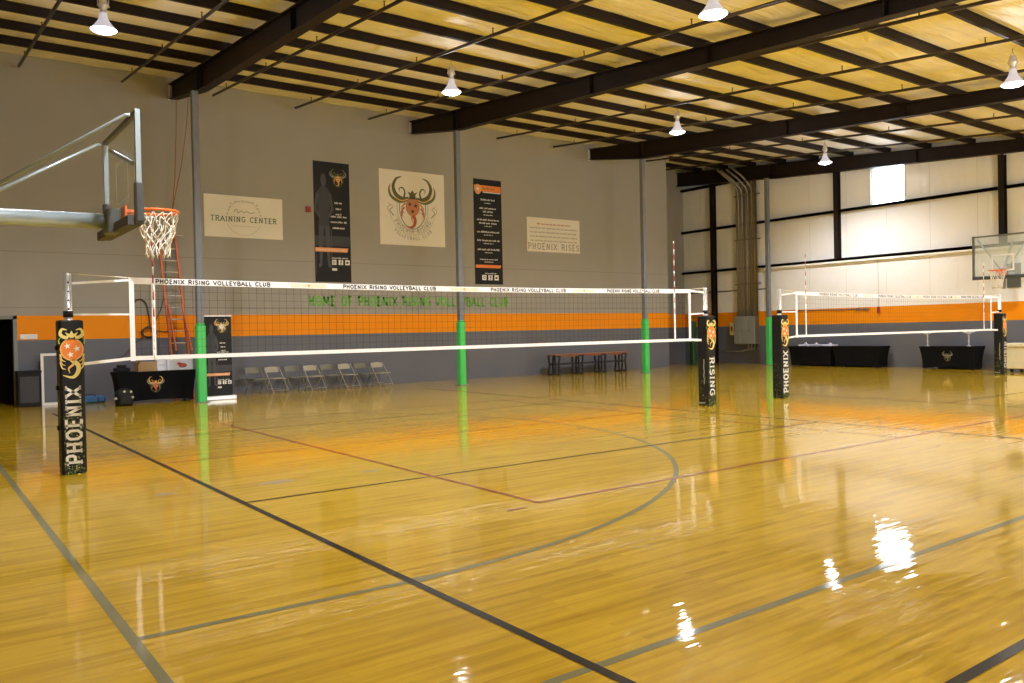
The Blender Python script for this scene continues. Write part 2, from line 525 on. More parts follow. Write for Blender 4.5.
# ------------------------------------------------------------------ club emblem
def arcpts(cx, cy, r, a0, a1, n=14, ry=None):
    ry = ry or r
    return [(cx + r * math.cos(math.radians(a0 + (a1 - a0) * i / n)), cy + ry * math.sin(math.radians(a0 + (a1 - a0) * i / n))) for i in range(n + 1)]
def smoothline(pts, n=5):
    out = []
    P = [Vector(pts[0])] + [Vector(p) for p in pts] + [Vector(pts[-1])]
    for i in range(1, len(P) - 2):
        for j in range(n):
            t = j / n
            p0, p1, p2, p3 = P[i - 1], P[i], P[i + 1], P[i + 2]
            q = 0.5 * ((2 * p1) + (-p0 + p2) * t + (2 * p0 - 5 * p1 + 4 * p2 - p3) * t * t + (-p0 + 3 * p1 - 3 * p2 + p3) * t ** 3)
            out.append((q.x, q.y))
    out.append(tuple(P[-1]))
    return out
def taper(n, w0, w1, mid=None):
    out = []
    for i in range(n):
        t = i / (n - 1)
        w = w0 + (w1 - w0) * t
        if mid: w = w * (1 - t) + 0 * t if False else (w0 * (1 - t) + w1 * t) + mid * math.sin(PI * t)
        out.append(w)
    return out
def emblem(mb, F, pal, text=None, wreath=True):
    """horned phoenix head, about 2 units high, centred on (0, 0)"""
    horn, horn2, face, mark, tail, ring = pal
    for sg in (-1, 1):
        a = smoothline([(sg * .16, .36), (sg * .42, .34), (sg * .70, .50), (sg * .80, .80), (sg * .66, 1.08), (sg * .44, 1.16)])
        mb.line2(F, a, taper(len(a), .16, .02, .05), horn, 1)
        a = smoothline([(sg * .22, .32), (sg * .55, .24), (sg * .88, .40), (sg * .98, .66), (sg * .92, .86)])
        mb.line2(F, a, taper(len(a), .10, .015, .05), horn2, 1)
        a = smoothline([(sg * .36, .40), (sg * .32, .60), (sg * .42, .76), (sg * .56, .70), (sg * .52, .60)])
        mb.line2(F, a, taper(len(a), .08, .02), horn, 2)
        # cheek feathers
        for q in range(3):
            a = smoothline([(sg * (.30 + .05 * q), .20 - .16 * q), (sg * (.46 + .02 * q), .02 - .18 * q), (sg * .40, -.18 - .16 * q)])
            mb.line2(F, a, taper(len(a), .07, .012), tail if q % 2 else face, 1)
    # crown
    mb.poly2(F, [(-.16, .36), (.16, .36), (.12, .50), (.22, .64), (.08, .58), (0, .70), (-.08, .58), (-.22, .64), (-.12, .50)], horn, 2)
    mb.disc2(F, 0, .06, .30, face, 2, 22, .34)
    for x, y in ((-.12, .16), (.13, .12), (0, -.10)):
        mb.star2(F, x, y, .095, mark, 3)
    # beard swirl
    a = smoothline([(.02, -.24), (.10, -.42), (.05, -.62), (-.12, -.70), (-.26, -.64)])
    mb.line2(F, a, taper(len(a), .13, .015, .04), tail, 2)
    a = smoothline([(-.04, -.26), (-.04, -.42), (.02, -.54)])
    mb.line2(F, a, taper(len(a), .08, .02), face, 3)
    if wreath:
        mb.line2(F, arcpts(0, .05, .56, 160, 380, 26, .80), .045, ring, 0)
        mb.line2(F, arcpts(0, .05, .66, 165, 375, 26, .90), .018, ring, 0)
    if text:
        mb.line2(F, arcpts(0, 0, .98, 190, 350, 28), .014, ring, 0)
        mb.line2(F, arcpts(0, 0, .74, 200, 340, 28), .012, ring, 0)
        for sg in (-1, 1):
            a = smoothline([(sg * .80, -.30), (sg * .96, -.10), (sg * .84, .02), (sg * 1.04, .16)])
            mb.line2(F, a, taper(len(a), .05, .015), ring, 1)
            a = smoothline([(sg * .98, -.18), (sg * 1.06, -.02), (sg * .94, .08)])
            mb.line2(F, a, .022, ring, 1)
        text2(mb, F, 'PHOENIX RISING', 0, 0, .145, ring, .17, .35, 1, arc=(0, 0, .925, -PI / 2, 1))
        text2(mb, F, 'VOLLEYBALL CLUB', 0, 0, .115, ring, .17, .40, 1, arc=(0, 0, 1.16, -PI / 2, 1))

# ================================================================== THE SETTING
XL, XR = -2.4, 27.75
YF, YB, YR = -6.0, 22.3, 24.6          # front wall, banner wall, back of the corner recess
XE = 24.2                              # end of the banner wall
def zc(y): return 8.27 - 0.09 * (YB - y)         # underside of the roof insulation
def zr(y): return zc(y) - 0.19                   # top of the rafters = underside of the purlins

# floor with painted court lines
fb = MB()
fb.box((XL - .3, YF - .3, -0.2), (XR + .3, YR + .3, 0.0), 'maple_floor')
FF = lambda x, y, k=0: Vector((x, y, 0.0008 + 0.0005 * k))
def fl(x0, y0, x1, y1, w, m, k=0): fb.line2(FF, [(x0, y0), (x1, y1)], w, m, k)
# basketball lines, grey
fl(.88, 2.72, .88, 18.0, .055, 'line_grey', 1)
fl(.88, 2.72, 26.6, 2.72, .055, 'line_grey', 1)
CY = 10.4
fb.line2(FF, [(.90, 4.42), (2.45, 4.36)] + arcpts(2.45, CY, 6.04, -90, 90, 60) + [(.90, 16.4)], .052, 'line_grey', 2)
fb.line2(FF, arcpts(8.30, 9.4, .10, 20, 200, 8), .05, 'line_grey', 3)
# volleyball, black
fl(2.43, 1.65, 2.43, 19.4, .055, 'line_black', 4)
fl(11.40, 1.65, 11.40, 19.4, .04, 'line_black', 4)
fl(2.43, 1.65, 11.4, 1.65, .055, 'line_black', 4)
fl(2.43, 7.42, 11.4, 7.42, .036, 'line_black', 4)
fl(2.43, 13.2, 11.4, 13.2, .03, 'line_black', 4)
fl(15.6, 1.65, 15.6, 19.2, .036, 'line_black', 4)
fl(15.6, 7.5, 24.6, 7.5, .036, 'line_black', 4)
# red / orange
fl(4.42, 5.64, 4.42, 14.6, .045, 'line_red', 5)
fl(4.40, 5.64, 16.8, 5.64, .045, 'line_red', 5)
fl(10.5, 5.66, 10.5, 14.6, .035, 'line_red', 5)
fl(2.46, 10.45, 11.4, 10.45, .032, 'line_orange', 5)
fl(4.42, 14.6, 16.8, 14.6, .035, 'line_red', 5)
fl(4.02, 5.55, 4.22, 5.55, .04, 'line_red', 6)
for x, y, a, b in ((3.05, 8.25, .20, .10), (1.99, 8.38, .10, .07), (4.1, 8.18, .11, .06)):
    fb.disc2(FF, x, y, a, 'patch_grey', 0, 14, b)
tag(fb.build('floor'), kind='structure')

# ceiling: vinyl faced insulation sagging between the purlins
PURL = [20.7 - 1.405 * i for i in range(19)]
cb = MB()
rnd = random.Random(3)
xs = [XL - .2 + (XR - XL + .4) * i / 120 for i in range(121)]
ys = []
edges = [YF - .2] + sorted(p for p in PURL if p > YF) + [22.1, 23.5, YR + .2]
for a, b in zip(edges[:-1], edges[1:]):
    for j in range(6): ys.append((a + (b - a) * j / 6, j / 6))
ys.append((YR + .2, 0))
bayw = {}
vs = []
for i, (y, t) in enumerate(ys):
    bay = i // 6
    for x in xs:
        if bay not in bayw: bayw[bay] = (rnd.random() * 6, rnd.random() * 6, rnd.uniform(.02, .05))
        p0, p1, am = bayw[bay]
        sag = math.sin(PI * t) * (am + .022 * math.sin(x * 1.3 + p0) + .014 * math.sin(x * 3.1 + p1))
        wob = .012 * math.sin(x * 5 + p0 * 3) * math.sin(PI * t)
        vs.append((x, y, zc(y) - sag - wob))
nx = len(xs)
cb.add(vs, [(j * nx + i, (j + 1) * nx + i, (j + 1) * nx + i + 1, j * nx + i + 1) for j in range(len(ys) - 1) for i in range(nx - 1)], 'roof_insulation', True)
ya, yb2 = YF - .2, YR + .2
cb.add([(xs[0], ya, zc(ya) + .12), (xs[-1], ya, zc(ya) + .12), (xs[-1], yb2, zc(yb2) + .12), (xs[0], yb2, zc(yb2) + .12)], [(0, 1, 2, 3)], 'steel_brown')
tag(cb.build('ceiling'), kind='structure')

# banner wall (with the dark doorway at its left end)
Z1, Z2 = 1.54, 2.12
def zoned(mb, a, b, axis, top, lo='wall_slate', mid='wall_orange', hi='wall_taupe', z0=0.0):
    """wall slab between a and b (x,y footprint corners) with painted zones"""
    (x0, y0), (x1, y1) = a, b
    for za, zb, m in ((0, Z1, lo), (Z1, Z2, mid), (Z2, top, hi)):
        za = max(za, z0)
        if zb > za: mb.box((x0, y0, za), (x1, y1, zb), m)
wb = MB()
DX0, DX1, DZ = 1.15, 2.06, 2.07
TOPB = zc(YB) + .05
zoned(wb, (XL - .2, YB), (DX0, YB + .2), 'y', TOPB)
zoned(wb, (DX0, YB), (DX1, YB + .2), 'y', TOPB, z0=DZ)
zoned(wb, (DX1, YB), (XE, YB + .2), 'y', TOPB)
wb.box((XE - .2, YB + .2, 0), (XE, YR + .2, zc(YR) + .05), 'wall_taupe')
for z in (2.30, 3.62):
    wb.box((XL, YB - .002, z), (XE, YB + .01, z + .014), 'wall_groove')
FB = frame_map((0, YB, 0), (1, 0, 0), (0, 0, 1), (0, -1, 0), .004)
text2(wb, FB, 'HOME OF PHOENIX RISING VOLLEYBALL CLUB', 12.83, 2.38, .25, 'letter_green', .27, .24, 0, wx=7.05 / twidth('HOME OF PHOENIX RISING VOLLEYBALL CLUB', .25, .24))
tag(wb.build('wall_back'), kind='structure')
# room behind the doorway
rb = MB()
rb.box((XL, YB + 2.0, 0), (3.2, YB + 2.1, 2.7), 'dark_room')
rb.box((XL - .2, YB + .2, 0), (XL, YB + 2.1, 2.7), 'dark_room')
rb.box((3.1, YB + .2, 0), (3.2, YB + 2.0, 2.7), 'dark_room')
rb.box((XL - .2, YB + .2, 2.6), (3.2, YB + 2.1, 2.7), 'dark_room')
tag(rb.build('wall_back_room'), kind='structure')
db = MB()
for x in (DX0 - .05, DX1 - .03):
    db.box((x, YB - .03, 0), (x + .08, YB + .22, DZ + .05), 'door_frame')
db.box((DX0 - .05, YB - .03, DZ - .03), (DX1 + .05, YB + .22, DZ + .05), 'door_frame')
tag(db.build('door_1'), kind='structure')

# recess wall behind the end of the banner wall
wr = MB()
zoned(wr, (XE - .2, YR), (XR + .2, YR + .2), 'y', zc(YR) + .05)
tag(wr.build('wall_recess'), kind='structure')

# right wall: white vinyl faced insulation over a painted lower part, window hole cut out
WY0, WY1, WZ0, WZ1 = 14.62, 15.84, 5.70, 7.02
wq = MB()
def wall_piece(y0, y1, z0, z1, m, x=XR): wq.box((x, y0, z0), (XR + .2, y1, z1), m)
for y0, y1 in ((YF - .2, 20.3), (20.3, YR + .2)):
    liner = 0.06 if y1 == 20.3 else 0.0
    wall_piece(y0, y1, 0, Z1, 'wall_slate', XR - liner)
    wall_piece(y0, y1, Z1, Z2, 'wall_orange', XR - liner)
    wall_piece(y0, y1, Z2, 3.86, 'wall_vinyl', XR - liner)
top = zc(YR) + .1
wall_piece(YF - .2, WY0, 3.86, top, 'wall_vinyl')
wall_piece(WY1, YR + .2, 3.86, top, 'wall_vinyl')
wall_piece(WY0, WY1, 3.86, WZ0, 'wall_vinyl')
wall_piece(WY0, WY1, WZ1, top, 'wall_vinyl')
for y in [1.6 + 1.52 * i for i in range(12)] + [21.4, 23.6]:        # seams of the facing
    for z0, z1 in ((2.2, 3.8), (4.0, 5.6), (5.8, zr(y) - .1)):
        if y < 20.3 or z0 > 3: wq.box((XR - (.063 if z0 < 3 and y < 20.3 else .003), y, z0), (XR + .01, y + .010, z1), 'seam_pale')
tag(wq.build('wall_right'), kind='structure')
wn = MB()
for a, b in (((XR - .02, WY0 - .05, WZ0 - .05), (XR + .10, WY0, WZ1 + .05)), ((XR - .02, WY1, WZ0 - .05), (XR + .10, WY1 + .05, WZ1 + .05)),
             ((XR - .02, WY0, WZ0 - .05), (XR + .10, WY1, WZ0)), ((XR - .02, WY0, WZ1), (XR + .10, WY1, WZ1 + .05))):
    wn.box(a, b, 'white_end')
win = tag(wn.build('window_1'), kind='structure')
MB().box((XR + .04, WY0, WZ0), (XR + .05, WY1, WZ1), 'glass_window').build('pane', win)

# girts and wall columns of the right wall
n = 1
for z, y0, y1 in ((3.90, YF, 20.3), (5.68, YF, YR), (7.52, 17.2, YR), (3.90, 20.3, YR)):
    g = MB()
    g.box((XR - .16, y0, z - .04), (XR - .01, y1, z + .03), 'steel_brown')
    g.box((XR - .16, y0, z - .05), (XR - .145, y1, z + .05), 'steel_brown')
    if z < 5 and y0 < 0: g.box((XR - .165, y0, z - .12), (XR - .03, y1, z - .055), 'wall_vinyl')
    tag(g.build('trim_%d' % n), kind='structure'); n += 1
g = MB(); g.box((XR - .03, 20.3, 3.0), (XR, YR, 3.03), 'steel_brown'); tag(g.build('trim_%d' % n), kind='structure'); n += 1
for y, z0, lab in ((22.85, 0, 'dark steel wall column standing in the shaded far corner'), (17.1, 3.95, 'dark steel wall column between the conduits and the bright window'),
              (11.45, 3.95, 'dark steel wall column rising behind the far basketball backboard'), (5.75, 3.95, 'x'), (0.05, 3.95, 'x')):
    g = MB(); zt = zr(y) - .4
    g.box((XR - .22, y - .085, z0), (XR - .205, y + .085, zt), 'steel_brown')
    g.box((XR - .205, y - .012, z0), (XR - .015, y + .012, zt), 'steel_brown')
    g.box((XR - .02, y - .085, z0), (XR - .004, y + .085, zt), 'steel_brown')
    tag(g.build('trim_%d' % n), kind='structure'); n += 1

# left and front walls (behind and beside the photographer)
wl = MB(); zoned(wl, (XL - .2, YF - .2), (XL, YB + .1), 'x', TOPB); tag(wl.build('wall_left'), kind='structure')
wf = MB()
GX0, GX1, GZ = 9.0, 14.6, 4.2        # unseen roll-up door opening, added to let daylight in
zoned(wf, (XL - .2, YF - .2), (GX0, YF), 'y', zc(YF) + .1, hi='wall_vinyl')
zoned(wf, (GX1, YF - .2), (XR + .2, YF), 'y', zc(YF) + .1, hi='wall_vinyl')
wf.box((GX0, YF - .2, GZ), (GX1, YF, zc(YF) + .1), 'wall_vinyl')
tag(wf.build('wall_front'), kind='structure')
pd = bpy.data.lights.new('added_door_portal', 'AREA'); pd.shape = 'RECTANGLE'; pd.size = GX1 - GX0; pd.size_y = GZ  # portal for the added daylight opening
pd.cycles.is_portal = True
po = bpy.data.objects.new('added_door_portal', pd); COL.objects.link(po)
po.location = ((GX0 + GX1) / 2, YF - .1, GZ / 2); po.rotation_euler = (PI / 2, 0, 0)
pd = bpy.data.lights.new('window_portal', 'AREA'); pd.shape = 'RECTANGLE'; pd.size = 1.32; pd.size_y = 1.22
pd.cycles.is_portal = True
po = bpy.data.objects.new('window_portal', pd); COL.objects.link(po)
po.location = (XR + .15, 15.23, 6.36); po.rotation_euler = (PI / 2, 0, PI / 2)

# ------------------------------------------------------------------ roof steel
RAFT = [(5.72, 'dark steel rafter ending above the tall left column'), (12.80, 'long dark steel rafter over the middle of the banner wall'),
        (20.22, 'long dark steel rafter ending above the third column from the door'), (27.42, 'dark steel end rafter running along the top of the white right wall'),
        (-1.5, 'dark steel rafter outside the left edge')]
def rbot(y):   # bottom of a tapered rafter
    if y > 19.7: return 7.27 + (y - 19.7) * (7.70 - 7.27) / 2.6 if y <= 22.4 else 7.72
    return 7.27 - .068 * (19.7 - y)
for i, (x, lab) in enumerate(RAFT[:4]):
    y_end = YB - .02 if i < 3 else YR
    pts = [YF + .02, 0, 8, 14, 19.55, 19.85, y_end]
    r = MB()
    def fl_strip(zf0, zf1, hw):
        for a, b in zip(pts[:-1], pts[1:]):
            vs = []
            for y in (a, b):
                vs += [(x - hw, y, zf0(y)), (x + hw, y, zf0(y)), (x + hw, y, zf1(y)), (x - hw, y, zf1(y))]
            r.add(vs, [(0, 1, 5, 4), (1, 2, 6, 5), (2, 3, 7, 6), (3, 0, 4, 7), (3, 2, 1, 0), (4, 5, 6, 7)], 'steel_brown')
    fl_strip(lambda y: rbot(y), lambda y: rbot(y) + .02, .11)
    fl_strip(lambda y: zr(y) - .02, lambda y: zr(y) - .001, .11)
    fl_strip(lambda y: rbot(y) + .02, lambda y: zr(y) - .02, .01)
    for y in (3.5, 7.0, 10.6, 14.0, 19.6, 19.8):          # web stiffeners / splice plates
        r.box((x - .10, y - .012, rbot(y) + .02), (x + .10, y + .012, zr(y) - .02), 'steel_brown')
    if i < 3: r.box((x - .115, y_end - .015, rbot(y_end) - .03), (x - .06, y_end, zr(y_end)), 'white_end')
    o = r.build('roof_rafter'); tag(o, lab, 'rafter', 'steel rafters under the roof')
ORD = ['first', 'second', 'third', 'fourth', 'fifth', 'sixth', 'seventh', 'eighth', 'ninth', 'tenth', 'eleventh', 'twelfth']
ci = 0
for i, y in enumerate([p for p in PURL if p > YF + .3]):
    if i > 11: break
    p = MB()
    xa, xb = XL, XR - .02
    for za, zb, ya_, yb_ in ((0.002, .015, -.035, .035), (.015, .175, -.012, .012), (.172, .186, -.035, .035)):
        vs = []
        for x in (xa, xb):
            for yy, zz in ((ya_, za), (yb_, za), (yb_, zb), (ya_, zb)):
                vs.append((x, y + yy, zr(y) + zz))
        p.add(vs, [(3, 2, 1, 0), (4, 5, 6, 7), (0, 1, 5, 4), (1, 2, 6, 5), (2, 3, 7, 6), (3, 0, 4, 7)], 'steel_brown')
    tag(p.build('roof_purlin'), 'dark steel purlin under the yellow insulation, %s out from the banner wall' % ORD[i], 'purlin', 'purlins across the roof')
for y, lab in ((22.1, 'short dark purlin over the corner recess, the nearer one'), (23.5, 'short dark purlin over the corner recess, against the far wall')):
    p = MB(); p.box((XE + .02, y - .035, zr(y) + .002), (XR - .02, y + .035, zr(y) + .18), 'steel_brown')
    tag(p.build('roof_purlin'), lab, 'purlin', 'purlins across the roof')
# sprinkler branch pipes
PX = [(2.26, 'left of the leftmost lamp'), (4.45, 'between the leftmost lamp and the left rafter'), (6.65, 'just right of the left rafter'), (8.9, 'midway to the second lamp'),
      (11.15, 'passing right of the hanging lamp over the middle'), (13.45, 'just right of the middle rafter'), (15.8, 'over the third column bay'), (18.2, 'left of the third rafter, past the lamp'),
      (20.75, 'just right of the third rafter'), (22.75, 'over the corner recess side'), (25.02, 'next to the lamp nearest the white wall')]
for x, lab in PX:
    p = MB()
    y0, y1 = 0.5, 21.95
    if x > 24.2: y1 = 24.0
    def zp(y): return 7.90 - .09 * (YB - y)
    p.tube([(x, y0, zp(y0)), (x, y1, zp(y1))], .032, 'steel_pipe', 8)
    y = y1 - 1.1
    while y > y0:
        p.tube([(x, y, zp(y)), (x, y, zp(y) + .10)], .012, 'steel_pipe', 6)
        p.lathe((x, y, zp(y) + .10), [(.004, .03), (.022, .028), (.022, .022), (.006, .02), (.01, 0)], 'steel_pipe', 8)
        y -= 2.81
    tag(p.build('sprinkler_pipe'), 'thin dark sprinkler pipe under the roof, ' + lab, 'pipe', 'sprinkler pipes under the roof')

# ------------------------------------------------------------------ support columns with green pads
COLS = [(5.55, 19.75, 'grey steel column with a green pad beside the roll-up banner'), (12.80, 19.75, 'grey steel column with a green pad in the middle of the banner wall'),
        (20.27, 19.75, 'grey steel column with a green pad to the right of the bench'), (27.04, 19.70, 'grey steel column with a green pad right of the electrical conduits')]
cproto = None
for x, y, lab in COLS:
    if cproto is None:
        e = empty('support_column', (x, y, 0), lab, 'column', 'padded columns in front of the banner wall')
        MB().rbox((-.075, -.075, 0), (.075, .075, 7.26), 'column_grey', .012).build('post', e)
        pm = MB(); pm.rbox((-.105, -.105, .005), (.105, .105, 1.80), 'pad_green', .03)
        pm.rbox((-.09, -.09, 1.795), (.09, .09, 1.86), 'pad_green', .04)
        tag(pm.build('column_pad', e), 'green padded wrap')
        b_ = MB(); b_.rbox((-.14, -.14, 0), (.14, .14, .02), 'column_grey', .004).build('base_plate', e)
        cproto = e
    else:
        e = copy_tree(cproto); e.location = (x, y, 0); e['label'] = lab
p = MB(); p.rbox((25.62, 22.30, 0), (25.86, 22.54, 1.78), 'pad_green_shaded', .04)
tag(p.build('wall_pad'), 'upright green pad in the corner recess, colour darkened to imitate shade', 'pad')

# ------------------------------------------------------------------ lamps
LAMPS = [(2.92, 15.75, 'glowing bell lamp above the near basketball backboard'), (10.0, 15.6, 'glowing bell lamp hanging left of the middle rafter'),
         (17.2, 15.4, 'glowing bell lamp between the middle rafter and the third rafter'), (24.8, 15.75, 'glowing bell lamp nearest the bright window'),
         (9.95, 8.15, 'glowing bell lamp cut by the top edge of the photo'), (17.55, 7.05, 'glowing bell lamp at the right edge of the photo'),
         (2.6, 7.9, None), (24.2, 7.4, None), (17.3, 0.1, None), (24.8, 0.1, None), (10, -4.5, None), (18, -4.5, None)]
lproto = None
def make_lamp(x, y, z, lab):
    e = empty('high_bay_lamp', (x, y, z), lab, 'lamp', 'high bay lamps under the roof')
    b = MB()
    prof = [(.062, .30), (.066, .26), (.075, .21), (.10, .15), (.15, .08), (.20, .025), (.215, 0)]
    b.lathe((0, 0, 0), prof, 'lamp_bell', 24)
    tag(b.build('lamp_shade', e), 'glowing ribbed bell')
    l = MB(); l.lathe((0, 0, 0), [(.0, -.055), (.08, -.05), (.15, -.033), (.20, -.008), (.21, .004)], 'lamp_glow', 24)
    tag(l.build('lens', e), 'bright lens')
    h = MB(); h.lathe((0, 0, 0), [(.0, .56), (.05, .555), (.07, .50), (.07, .46), (.09, .44), (.09, .41), (.06, .38), (.05, .32), (.066, .29)], 'lamp_body', 16)
    h.tube([(-.10, 0, .42), (.10, 0, .42)], .014, 'lamp_body', 6)
    tag(h.build('ballast_housing', e), 'bright metal housing')
    h = MB()
    for sx in (-1, 1): h.tube([(sx * .085, 0, .42), (sx * .09, 0, .56), (0, 0, .64)], .008, 'lamp_body', 6)
    h.build('bracket', e)
    return e
for i, (x, y, lab) in enumerate(LAMPS):
    z = zr(y) - .57
    if lproto is None:
        e = lproto = make_lamp(x, y, z, lab)
        c = MB(); c.tube([(0, 0, .64), (0, 0, .735)], .006, 'steel_pipe', 5); c.build('hanging_wire', e)
        ld = bpy.data.lights.new('lamp_bulb', 'SPOT')
        ld.energy = LAMP_W; ld.color = LAMP_COL; ld.shadow_soft_size = 0.10
        ld.spot_size = math.radians(151); ld.spot_blend = 0.75
        lo = bpy.data.objects.new('lamp_bulb', ld); COL.objects.link(lo)
        lo.parent = e; lo.location = (0, 0, -.12)
        ld = bpy.data.lights.new('lamp_spill', 'POINT')
        ld.energy = LAMP_UP; ld.color = LAMP_COL; ld.shadow_soft_size = 0.08
        lo = bpy.data.objects.new('lamp_spill', ld); COL.objects.link(lo)
        lo.parent = e; lo.location = (0, 0, -.15)
    else:
        e = copy_tree(lproto); e.location = (x, y, z)
        e['label'] = lab or 'glowing bell lamp hanging outside the photo'

# ------------------------------------------------------------------ wall banners
def sheet(name, x0, x1, z0, z1, m, wav=0.0, skew=0.0):
    """thin hanging sheet on the banner wall"""
    b = MB(); n = 12
    y = YB - .012
    vs = []
    for i in range(n + 1):
        x = x0 + (x1 - x0) * i / n
        s_ = skew * i / n - wav * math.sin(PI * i / n)
        vs += [(x, y, z0 + s_), (x, y, z1 + s_)]
    k = len(vs)
    vs += [(a, y + .008, c) for a, _, c in vs]
    fs = []
    for i in range(n):
        a = 2 * i
        fs += [(a, a + 2, a + 3, a + 1), (k + a, k + a + 1, k + a + 3, k + a + 2), (a + 1, a + 3, k + a + 3, k + a + 1), (a, k + a, k + a + 2, a + 2)]
    fs += [(0, 1, k + 1, k), (2 * n, k + 2 * n, k + 2 * n + 1, 2 * n + 1)]
    b.add(vs, fs, m)
    return b
FW = frame_map((0, YB - .0125, 0), (1, 0, 0), (0, 0, 1), (0, -1, 0))
# TRAINING CENTER
b = sheet('wall_banner', 6.44, 8.58, 4.21, 5.34, 'vinyl_white')
text2(b, FW, 'TRAINING CENTER', 7.50, 4.64, .135, 'ink_green', .16, .26, 2)
b.line2(FW, arcpts(7.5, 4.78, .50, 205, 335, 20), .012, 'ink_pale', 0)
b.line2(FW, arcpts(7.5, 4.78, .44, 25, 155, 20), .012, 'ink_pale', 0)
scribble(b, FW, 7.24, 7.78, 5.17, .035, 'ink_grey', 1, 4)
scribble(b, FW, 7.15, 7.85, 4.51, .03, 'ink_pale', 1, 5)
a = smoothline([(7.22, 4.90), (7.30, 4.98), (7.34, 4.88), (7.42, 4.94), (7.50, 4.89), (7.58, 4.93), (7.68, 4.89), (7.80, 4.92)])
b.line2(FW, a, .02, 'ink_grey', 1)
for sx in (-1, 1):
    for q in range(4): b.disc2(FW, 7.5 + sx * (.36 + .03 * q), 5.12 - .09 * q, .02, 'ink_pale', 1, 6, .035)
tag(b.build('wall_banner'), 'white banner reading TRAINING CENTER beside the left column', 'banner')
def socials(b, F, x, z, s, n=3, m='ink_white'):
    for i in range(n):
        cx = x + i * s * 1.45
        b.rect2(F, cx - s / 2, z - s / 2, cx + s / 2, z + s / 2, m, 1)
        if i == 0:
            b.line2(F, arcpts(cx, z, s * .24, 0, 330, 10), s * .10, 'banner_black', 2, True)
        elif i == 1:
            b.line2(F, [(cx + s * .22, z + s * .34), (cx + .04 * s, z + .30 * s), (cx, z - s * .45)], s * .16, 'banner_black', 2)
            b.line2(F, [(cx - s * .14, z + .02 * s), (cx + s * .2, z + .02 * s)], s * .13, 'banner_black', 2)
        else:
            b.poly2(F, [(cx - .3 * s, z - .2 * s), (cx + .1 * s, z - .25 * s), (cx + .28 * s, z + .05 * s), (cx + .2 * s, z + .25 * s), (cx, z + .1 * s), (cx - .25 * s, z + .2 * s)], 'banner_black', 2)
def player(b, F, x, z, s):
    """grey printed figure of a standing player"""
    b.disc2(F, x, z + 1.72 * s, .10 * s, 'banner_mid', 1, 12, .14 * s)
    b.poly2(F, [(x - .10 * s, z + 1.60 * s), (x + .10 * s, z + 1.60 * s), (x + .24 * s, z + 1.48 * s), (x + .18 * s, z + .95 * s), (x + .20 * s, z + .80 * s), (x - .20 * s, z + .80 * s), (x - .18 * s, z + .95 * s), (x - .24 * s, z + 1.48 * s)], 'banner_grey', 0)
    for sx in (-1, 1):
        b.line2(F, [(x + sx * .22 * s, z + 1.46 * s), (x + sx * .30 * s, z + 1.15 * s), (x + sx * .14 * s, z + .98 * s)], [.09 * s, .08 * s, .05 * s], 'banner_mid', 1)
        b.line2(F, [(x + sx * .10 * s, z + .82 * s), (x + sx * .13 * s, z + .42 * s), (x + sx * .14 * s, z + .06 * s), (x + sx * .22 * s, z + .02 * s)], [.18 * s, .13 * s, .08 * s, .07 * s], 'banner_mid', 1)
def club_banner(b, F, w, h):
    """the dark club banner: player, emblem, list, orange bar, social marks; origin bottom left"""
    player(b, shift(F, w * .27, h * .12, 1.0, .60), 0, 0, h * .42)
    b.line2(F, [(w * .46, h * .10), (w * .46, h * .44)], w * .025, 'banner_mid', 1)
    b.line2(F, [(w * .03, h * .06), (w * .04, h * .26)], w * .02, 'banner_mid', 1)
    emblem(b, shift(F, w * .68, h * .86, w * .23), ('ink_olive', 'ink_grey', 'ink_gold', 'banner_black', 'ink_gold', 'ink_olive'))
    rows = [(.655, .22), (.605, .16), (.56, .16), (.54, .44), (.495, .46), (.445, .36)]
    for q, (zz, ww) in enumerate(rows):
        scribble(b, F, w * (.68 - ww / 2), w * (.68 + ww / 2), h * zz, h * .016, 'ink_white', 1, 20 + q)
    b.rect2(F, 0, h * .30, w, h * .385, 'banner_grey', 0)
    b.poly2(F, [(w * .01, h * .25), (w * .90, h * .25), (w * .93, h * .285), (w * .01, h * .285)], 'banner_peach', 2)
    scribble(b, F, w * .05, w * .85, h * .262, h * .010, 'ink_white', 3, 31)
    scribble(b, F, w * .45, w * .90, h * .195, h * .012, 'ink_white', 1, 32)
    socials(b, F, w * .52, h * .165, w * .13)
    b.rect2(F, w * .46, h * .095, w * .60, h * .115, 'ink_white', 1)
# tall black banner left of the emblem
b = sheet('wall_banner', 9.52, 10.64, 3.06, 6.54, 'banner_black')
club_banner(b, frame_map((9.52, YB - .0125, 3.06), (1, 0, 0), (0, 0, 1), (0, -1, 0)), 1.12, 3.48)
tag(b.build('wall_banner'), 'tall black banner with a player figure, left of the emblem banner', 'banner')
b = MB(); b.rbox((9.27, YB - .06, 5.04), (9.42, YB, 5.20), 'sprinkler_red', .01)
b.lathe((9.345, YB - .06, 5.10), [(0.0, .0), (.02, .0), (.025, .02)], 'sprinkler_red', 8)
tag(b.build('fire_alarm'), 'small red alarm box on the wall beside the tall black banner', 'alarm')
# emblem banner
b = sheet('wall_banner', 11.62, 13.92, 4.24, 6.53, 'vinyl_white')
emblem(b, shift(FW, 12.76, 5.38, .83, 1.0), ('ink_horn', 'ink_olive', 'ink_salmon', 'ink_umber', 'ink_red', 'ink_grey'), text=True)
FE = shift(FW, 12.76, 5.38, .83)
for sg in (-1, 1):
    a = smoothline([(sg * .20, .34), (sg * .50, .28), (sg * .80, .46), (sg * .90, .72), (sg * .80, .98)])
    b.line2(FE, a, taper(len(a), .05, .01), 'ink_gold', 3)
tag(b.build('wall_banner'), 'square white banner with the horned phoenix emblem', 'banner')
